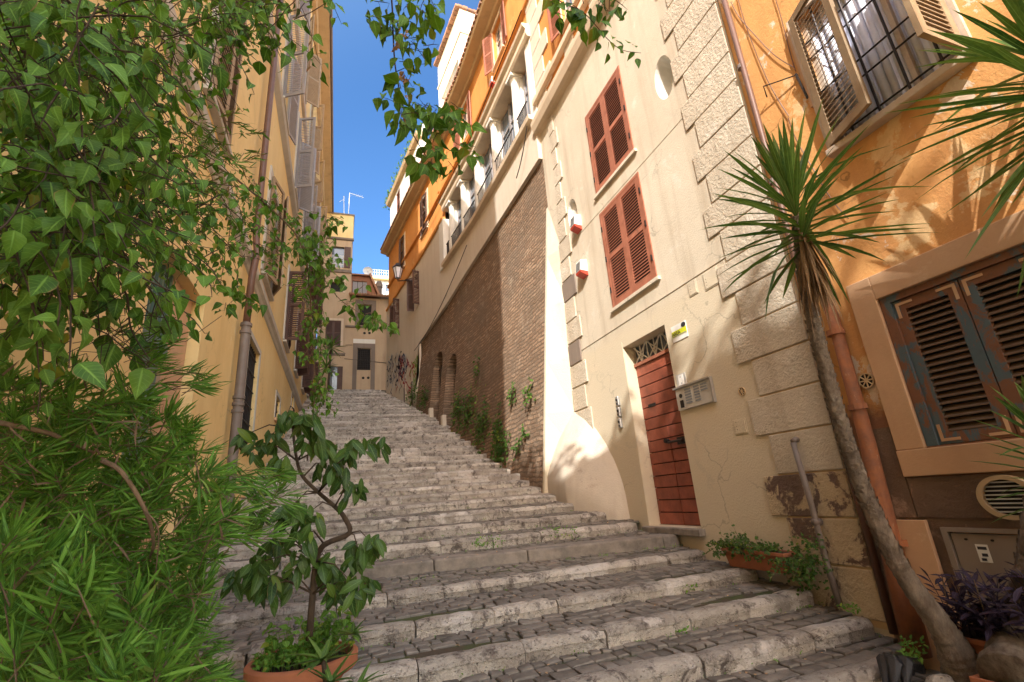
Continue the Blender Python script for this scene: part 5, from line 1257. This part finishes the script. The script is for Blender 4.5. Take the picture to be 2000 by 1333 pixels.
# loose bare rootstock stones, bag and planters at the lower right
def rock(c, r, m, name, label):
    bm = bmesh.new(); bmesh.ops.create_icosphere(bm, subdivisions=3, radius=1)
    for v in bm.verts:
        n_ = 1+.16*math.sin(v.co.x*3+c[0]*9)+.12*math.sin(v.co.y*4+v.co.z*3)+ru(-.03, .03); v.co = Vector((v.co.x*r[0]*n_, v.co.y*r[1]*n_, v.co.z*r[2]*n_))+Vector(c)
    me = bpy.data.meshes.new(name); bm.to_mesh(me); bm.free(); me.materials.append(m); me.polygons.foreach_set('use_smooth', [True]*len(me.polygons))
    o = bpy.data.objects.new(name, me); COL.objects.link(o); return tag(o, label, 'stone')
p = at_z(1825, 1320, -1.40); rock((p.x-.1, p.y-.12, -1.40), (.10, .09, .06), M['kerb'], 'stone', 'pale stone lying at the foot of the leaning yucca')
p = at_z(1960, 1330, -1.40); rock((p.x-.1, p.y-.1, -1.42), (.08, .07, .06), M['kerb'], 'stone', 'small whitish stone between the two yucca trunks')
p = at_z(1768, 1305, -1.33); b = MB()
for k in range(5):
    q = Vector((p.x+ru(-.05, .05), p.y+.02*k, -1.36)); b.tube([q+Vector((-.1, -.02, -.06)), q+Vector((0, .02, .05)), q+Vector((.12, .03, .02)), q+Vector((.2, .05, -.05))], [.02, .05+ru(0, .02), .05, .015], 7)
tag(b.build('plastic_bag', M['blacksheet'], None), 'crumpled black plastic bag at the end of the lowest kerb', 'bag')
def planter(name, label, x0, x1, y0, y1, z0, z1, skew=0, group=None):
    t = thing(name, label, 'planter', ((x0+x1)/2, (y0+y1)/2, z0), group); e = .03; b = MB()
    def bx(x0, x1, y0, y1, z0, z1, e, xx0, xx1, yy0, yy1): b.hexa([(x0, y0, z0), (x1, y0, z0), (x1, y1, z0), (x0, y1, z0), (xx0, yy0, z1), (xx1, yy0, z1), (xx1, yy1, z1), (xx0, yy1, z1)])
    bx(x0+e, x1-e*.3, y0+e, y1-e, z0, z1, e, x0, x1, y0, y1); b.build('box', M['terracotta'], t, bevel=.006)
    b = MB(); r = .014
    b.box(x0-r, x0+r, y0-r, y1+r, z1-.02, z1+.012); b.box(x1-r, x1+r, y0-r, y1+r, z1-.02, z1+.012); b.box(x0+r, x1-r, y0-r, y0+r, z1-.02, z1+.011); b.box(x0+r, x1-r, y1-r, y1+r, z1-.02, z1+.011)
    b.build('rim', M['terracotta'], t, bevel=.004); b = MB(); b.box(x0+r, x1-r, y0+r, y1-r, z1-.01, z1+.002); b.build('soil', M['soil'], t)
planter('planter_box', 'terracotta trough with green herbs along the cream wall right of the door', 4.14, 4.34, 3.98, 4.80, -.925, -.745)
bl, bs = MB(), MB()
for k in range(230):
    y = ru(3.75, 4.95); hh = .10+.26*max(0, 1-abs(y-4.55)/.22)*ru(.3, 1); p = Vector((ru(4.12, 4.36), y, -.75)); q = p+Vector((ru(-.16, .03), ru(-.1, .1), hh*ru(.3, 1)-(.12 if y < 4.1 else 0)))
    if ru(0, 1) < .35: q += Vector((-.08, 0, -.12))
    bs.tube([p, q], .0016, 3, cap=False)
    for j in range(6): leaf(bl, p+(q-p)*ru(.4, 1), rvec(1)+Vector((-.2, 0, 0)), Vector((-.4, -.4, 1)), ru(.02, .042), .026, OV, .15, .2)
for k in range(90):
    y = ru(3.62, 4.0); p = Vector((4.30, y, -.62-ru(0, .42))); q = p+Vector((ru(-.14, 0), ru(-.06, .06), ru(-.1, .1)))
    for j in range(4): leaf(bl, q+rvec(.04), rvec(1), Vector((-.4, -.4, 1)), ru(.025, .045), .028, OV, .15, .2)
plant('trough_herbs', 'bushy green herbs spilling from the terracotta trough beside the quoins', 'plant', (4.25, 4.3, -.75), [('foliage', bl, M['leaf_ivy']), ('stem', bs, M['twig'])])
planter('planter_box', 'terracotta trough behind the leaning yucca trunk holding the purple plant', 4.02, 4.30, 1.95, 2.66, -1.36, -1.14, group=None)
planter('planter_box', 'second terracotta trough in front, between the two yucca trunks', 3.80, 4.0, 1.75, 2.40, -1.50, -1.30, group=None)
bl, bs = MB(), MB()
for k in range(52):
    p = Vector((ru(4.05, 4.28), ru(2.0, 2.62), -1.14)); h = ru(.12, .48); q = p+Vector((ru(-.18, .04), ru(-.12, .14), h)); bs.tube([p, (p+q)/2+rvec(.02), q], .003, 4)
    for j in range(7):
        f = .35+.65*j/7; leaf(bl, p+(q-p)*f, Vector((ru(-1, .4), ru(-1, 1), ru(-.2, .8))), Vector((0, -.3, 1)), ru(.09, .15), .034, EL, .35, ru(0, .4))
plant('purple_plant', 'dark purple leaved plant growing in the trough in front of the grey cabinet', 'plant', (4.15, 2.3, -1.14), [('foliage', bl, M['leaf_purple']), ('stem', bs, M['leaf_purple'])])
# ---- weeds: wall ivy, tufts along kerbs (ground cover)
bl = MB()
def tuft(x, y, z, n, R, s, sx=0): 
    for k in range(n):
        p = Vector((x+ru(-R, R), y+ru(-R, R)*.6, z+ru(0, R*.6))); leaf(bl, p, rvec(1)+Vector((0, -.2, .3)), Vector((-.3, -.5, 1)), s*ru(.5, 1.1), s*.45, OV, .15, .2)
for (cy, cz, ry, rz, n) in ((11.3, 1.35, .35, .75, 330), (10.9, 1.1, .5, .45, 200), (12.6, 1.9, .7, .6, 420), (14.0, 2.5, .8, .7, 420), (15.0, 2.8, .6, .6, 300), (19.6, 4.1, .8, .5, 260), (21.2, 4.6, .8, .5, 200), (10.4, 2.3, .2, .25, 60), (9.4, 2.1, .2, .3, 60), (9.6, 1.2, .15, .2, 40), (13.4, 3.6, .2, .4, 60), (22.0, 4.7, .7, .3, 120), (10.0, 1.0, .15, .2, 40)):
    for k in range(int(n*.62)):
        y, z = rv.gauss(cy, ry*.5), rv.gauss(cz, rz*.5); w_ = bat(z)+ru(.01, .13); leaf(bl, RW.P(y, w_, z), Vector((-.6, ru(-1, 1), ru(-1, .3))), Vector((-1, -.3, .5)), ru(.06, .11), .075, OV, .15, .2)
o = bl.build('wall_ivy', M['leaf_ivy'], None, recalc=False); o['kind'] = 'stuff'; tag(o, 'green ivy and weeds growing over the foot of the brick wall', 'ivy')
bl = MB()
for (k, y0, z0) in steps:
    if k > 14 or k < 0: continue
    pz = steps[k][2] if k else z0
    for j in range(24 if k < 8 else 10):
        x = ru(-1, xr(k, y0)); tuft(x, y0-.015, z0-.14, rv.randint(3, 12), ru(.02, .05), .02)
for (x, y, z, n, R) in ((2.75, 3.88, -1.19, 26, .06), (4.25, 3.5, -1.17, 40, .09), (4.15, 2.98, -1.32, 36, .1), (3.4, 4.52, -1.04, 24, .08), (1.9, 6.55, -.6, 90, .2), (3.0, 6.58, -.6, 70, .25), (3.9, 2.8, -1.3, 50, .08)): tuft(x, y, z, n, R, .04)
o = bl.build('weeds', M['leaf_light'], None, recalc=False); o['kind'] = 'stuff'; tag(o, 'small weeds and moss tufts sprouting along the kerbs', 'weeds')
# fallen leaves and litter flecks
bl = MB()
for j in range(130):
    k = rv.randint(0, 7); y0, z0 = steps[k+1][1], steps[k+1][2]; leaf(bl, Vector((ru(.2, 4.2), y0+ru(.25, .45), z0+.004)), Vector((ru(-1, 1), ru(-1, 1), .05)), Vector((0, 0, 1)), ru(.02, .045), .02, OV, .2, .1)
o = bl.build('fallen_leaves', M['bract'], None, recalc=False); o['kind'] = 'stuff'; tag(o, 'tiny fallen yellow leaves scattered on the cobbles', 'leaves')
# ---- planting on the far roof terrace and small palm by the far door
bl, bs = MB(), MB()
for k in range(900):
    y = ru(20.9, 28.4); p = RW.P(y, -.1+ru(-.3, .25), 18.6+abs(rv.gauss(0, .45))); leaf(bl, p, rvec()+Vector((0, 0, .4)), Vector((-1, -1, 1)), ru(.1, .25), .10, OV, .1, .2)
o = bl.build('terrace_plants', M['leaf_ivy'], None, recalc=False); o['kind'] = 'stuff'; tag(o, 'green plants edging the white roof terrace', 'plants')
bl = MB()
for (c, n, L) in (((-.55, 26.5, 8.3), 44, .9), ((-.75, 26.6, 7.2), 30, .8)):
    for k in range(n):
        el = 1.4-2.0*k/n; a = k*2.4; leaf(bl, Vector(c), Vector((math.cos(el)*math.cos(a), math.cos(el)*math.sin(a), math.sin(el))), Vector((0, 0, 1)), L*ru(.7, 1), .09, LN, .3, .25)
bs = MB(); bs.tube([(-.6, 26.5, 5.9), (-.58, 26.5, 7), (-.55, 26.5, 8.3)], .06, 7)
plant('small_palm', 'small dark spiky palm beside the door at the top left of the stairs', 'palm', (-.6, 26.5, 5.9), [('leaves', bl, M['leaf_yucca']), ('trunk', bs, M['bark'])])
# ---- trees beside the garden house behind the viewer: their crowns dapple the foot of the right wall
for i, (cx, cy, cz, R) in enumerate(((-2.6, -6.3, 11.5, 1.1), (-2.6, -8.8, 12.1, 1.3), (-2.5, -3.4, 9.9, 1.1), (-2.4, -.8, 9.5, 1.0))):
    bl, bs = MB(), MB(); bs.tube([(cx+.9, cy, -1.7), (cx+.8, cy+.1, 4), (cx+.2, cy, cz-1), (cx, cy, cz)], [.2, .15, .1, .04], 8)
    for k in range(900):
        v = rvec(); 
        if v.length > 1 or math.sin(v.x*7+i)*math.sin(v.y*6)*math.sin(v.z*7) > .25: continue
        p = Vector((cx+v.x*R*.8, cy+v.y*R*1.2, cz+v.z*R*.62)); leaf(bl, p, rvec(), rvec(), ru(.14, .22), .13, OV, .2, .1)
    plant('garden_tree', ('leafy tree standing behind the viewer beside the garden house, tallest', 'leafy tree standing farthest behind the viewer', 'middle sized leafy tree behind the viewer', 'smallest leafy tree just behind the viewer')[i], 'tree', (cx+.9, cy, -1.6), [('crown', bl, M['leaf_vine']), ('trunk', bs, M['bark'])], 'garden trees behind the viewer')
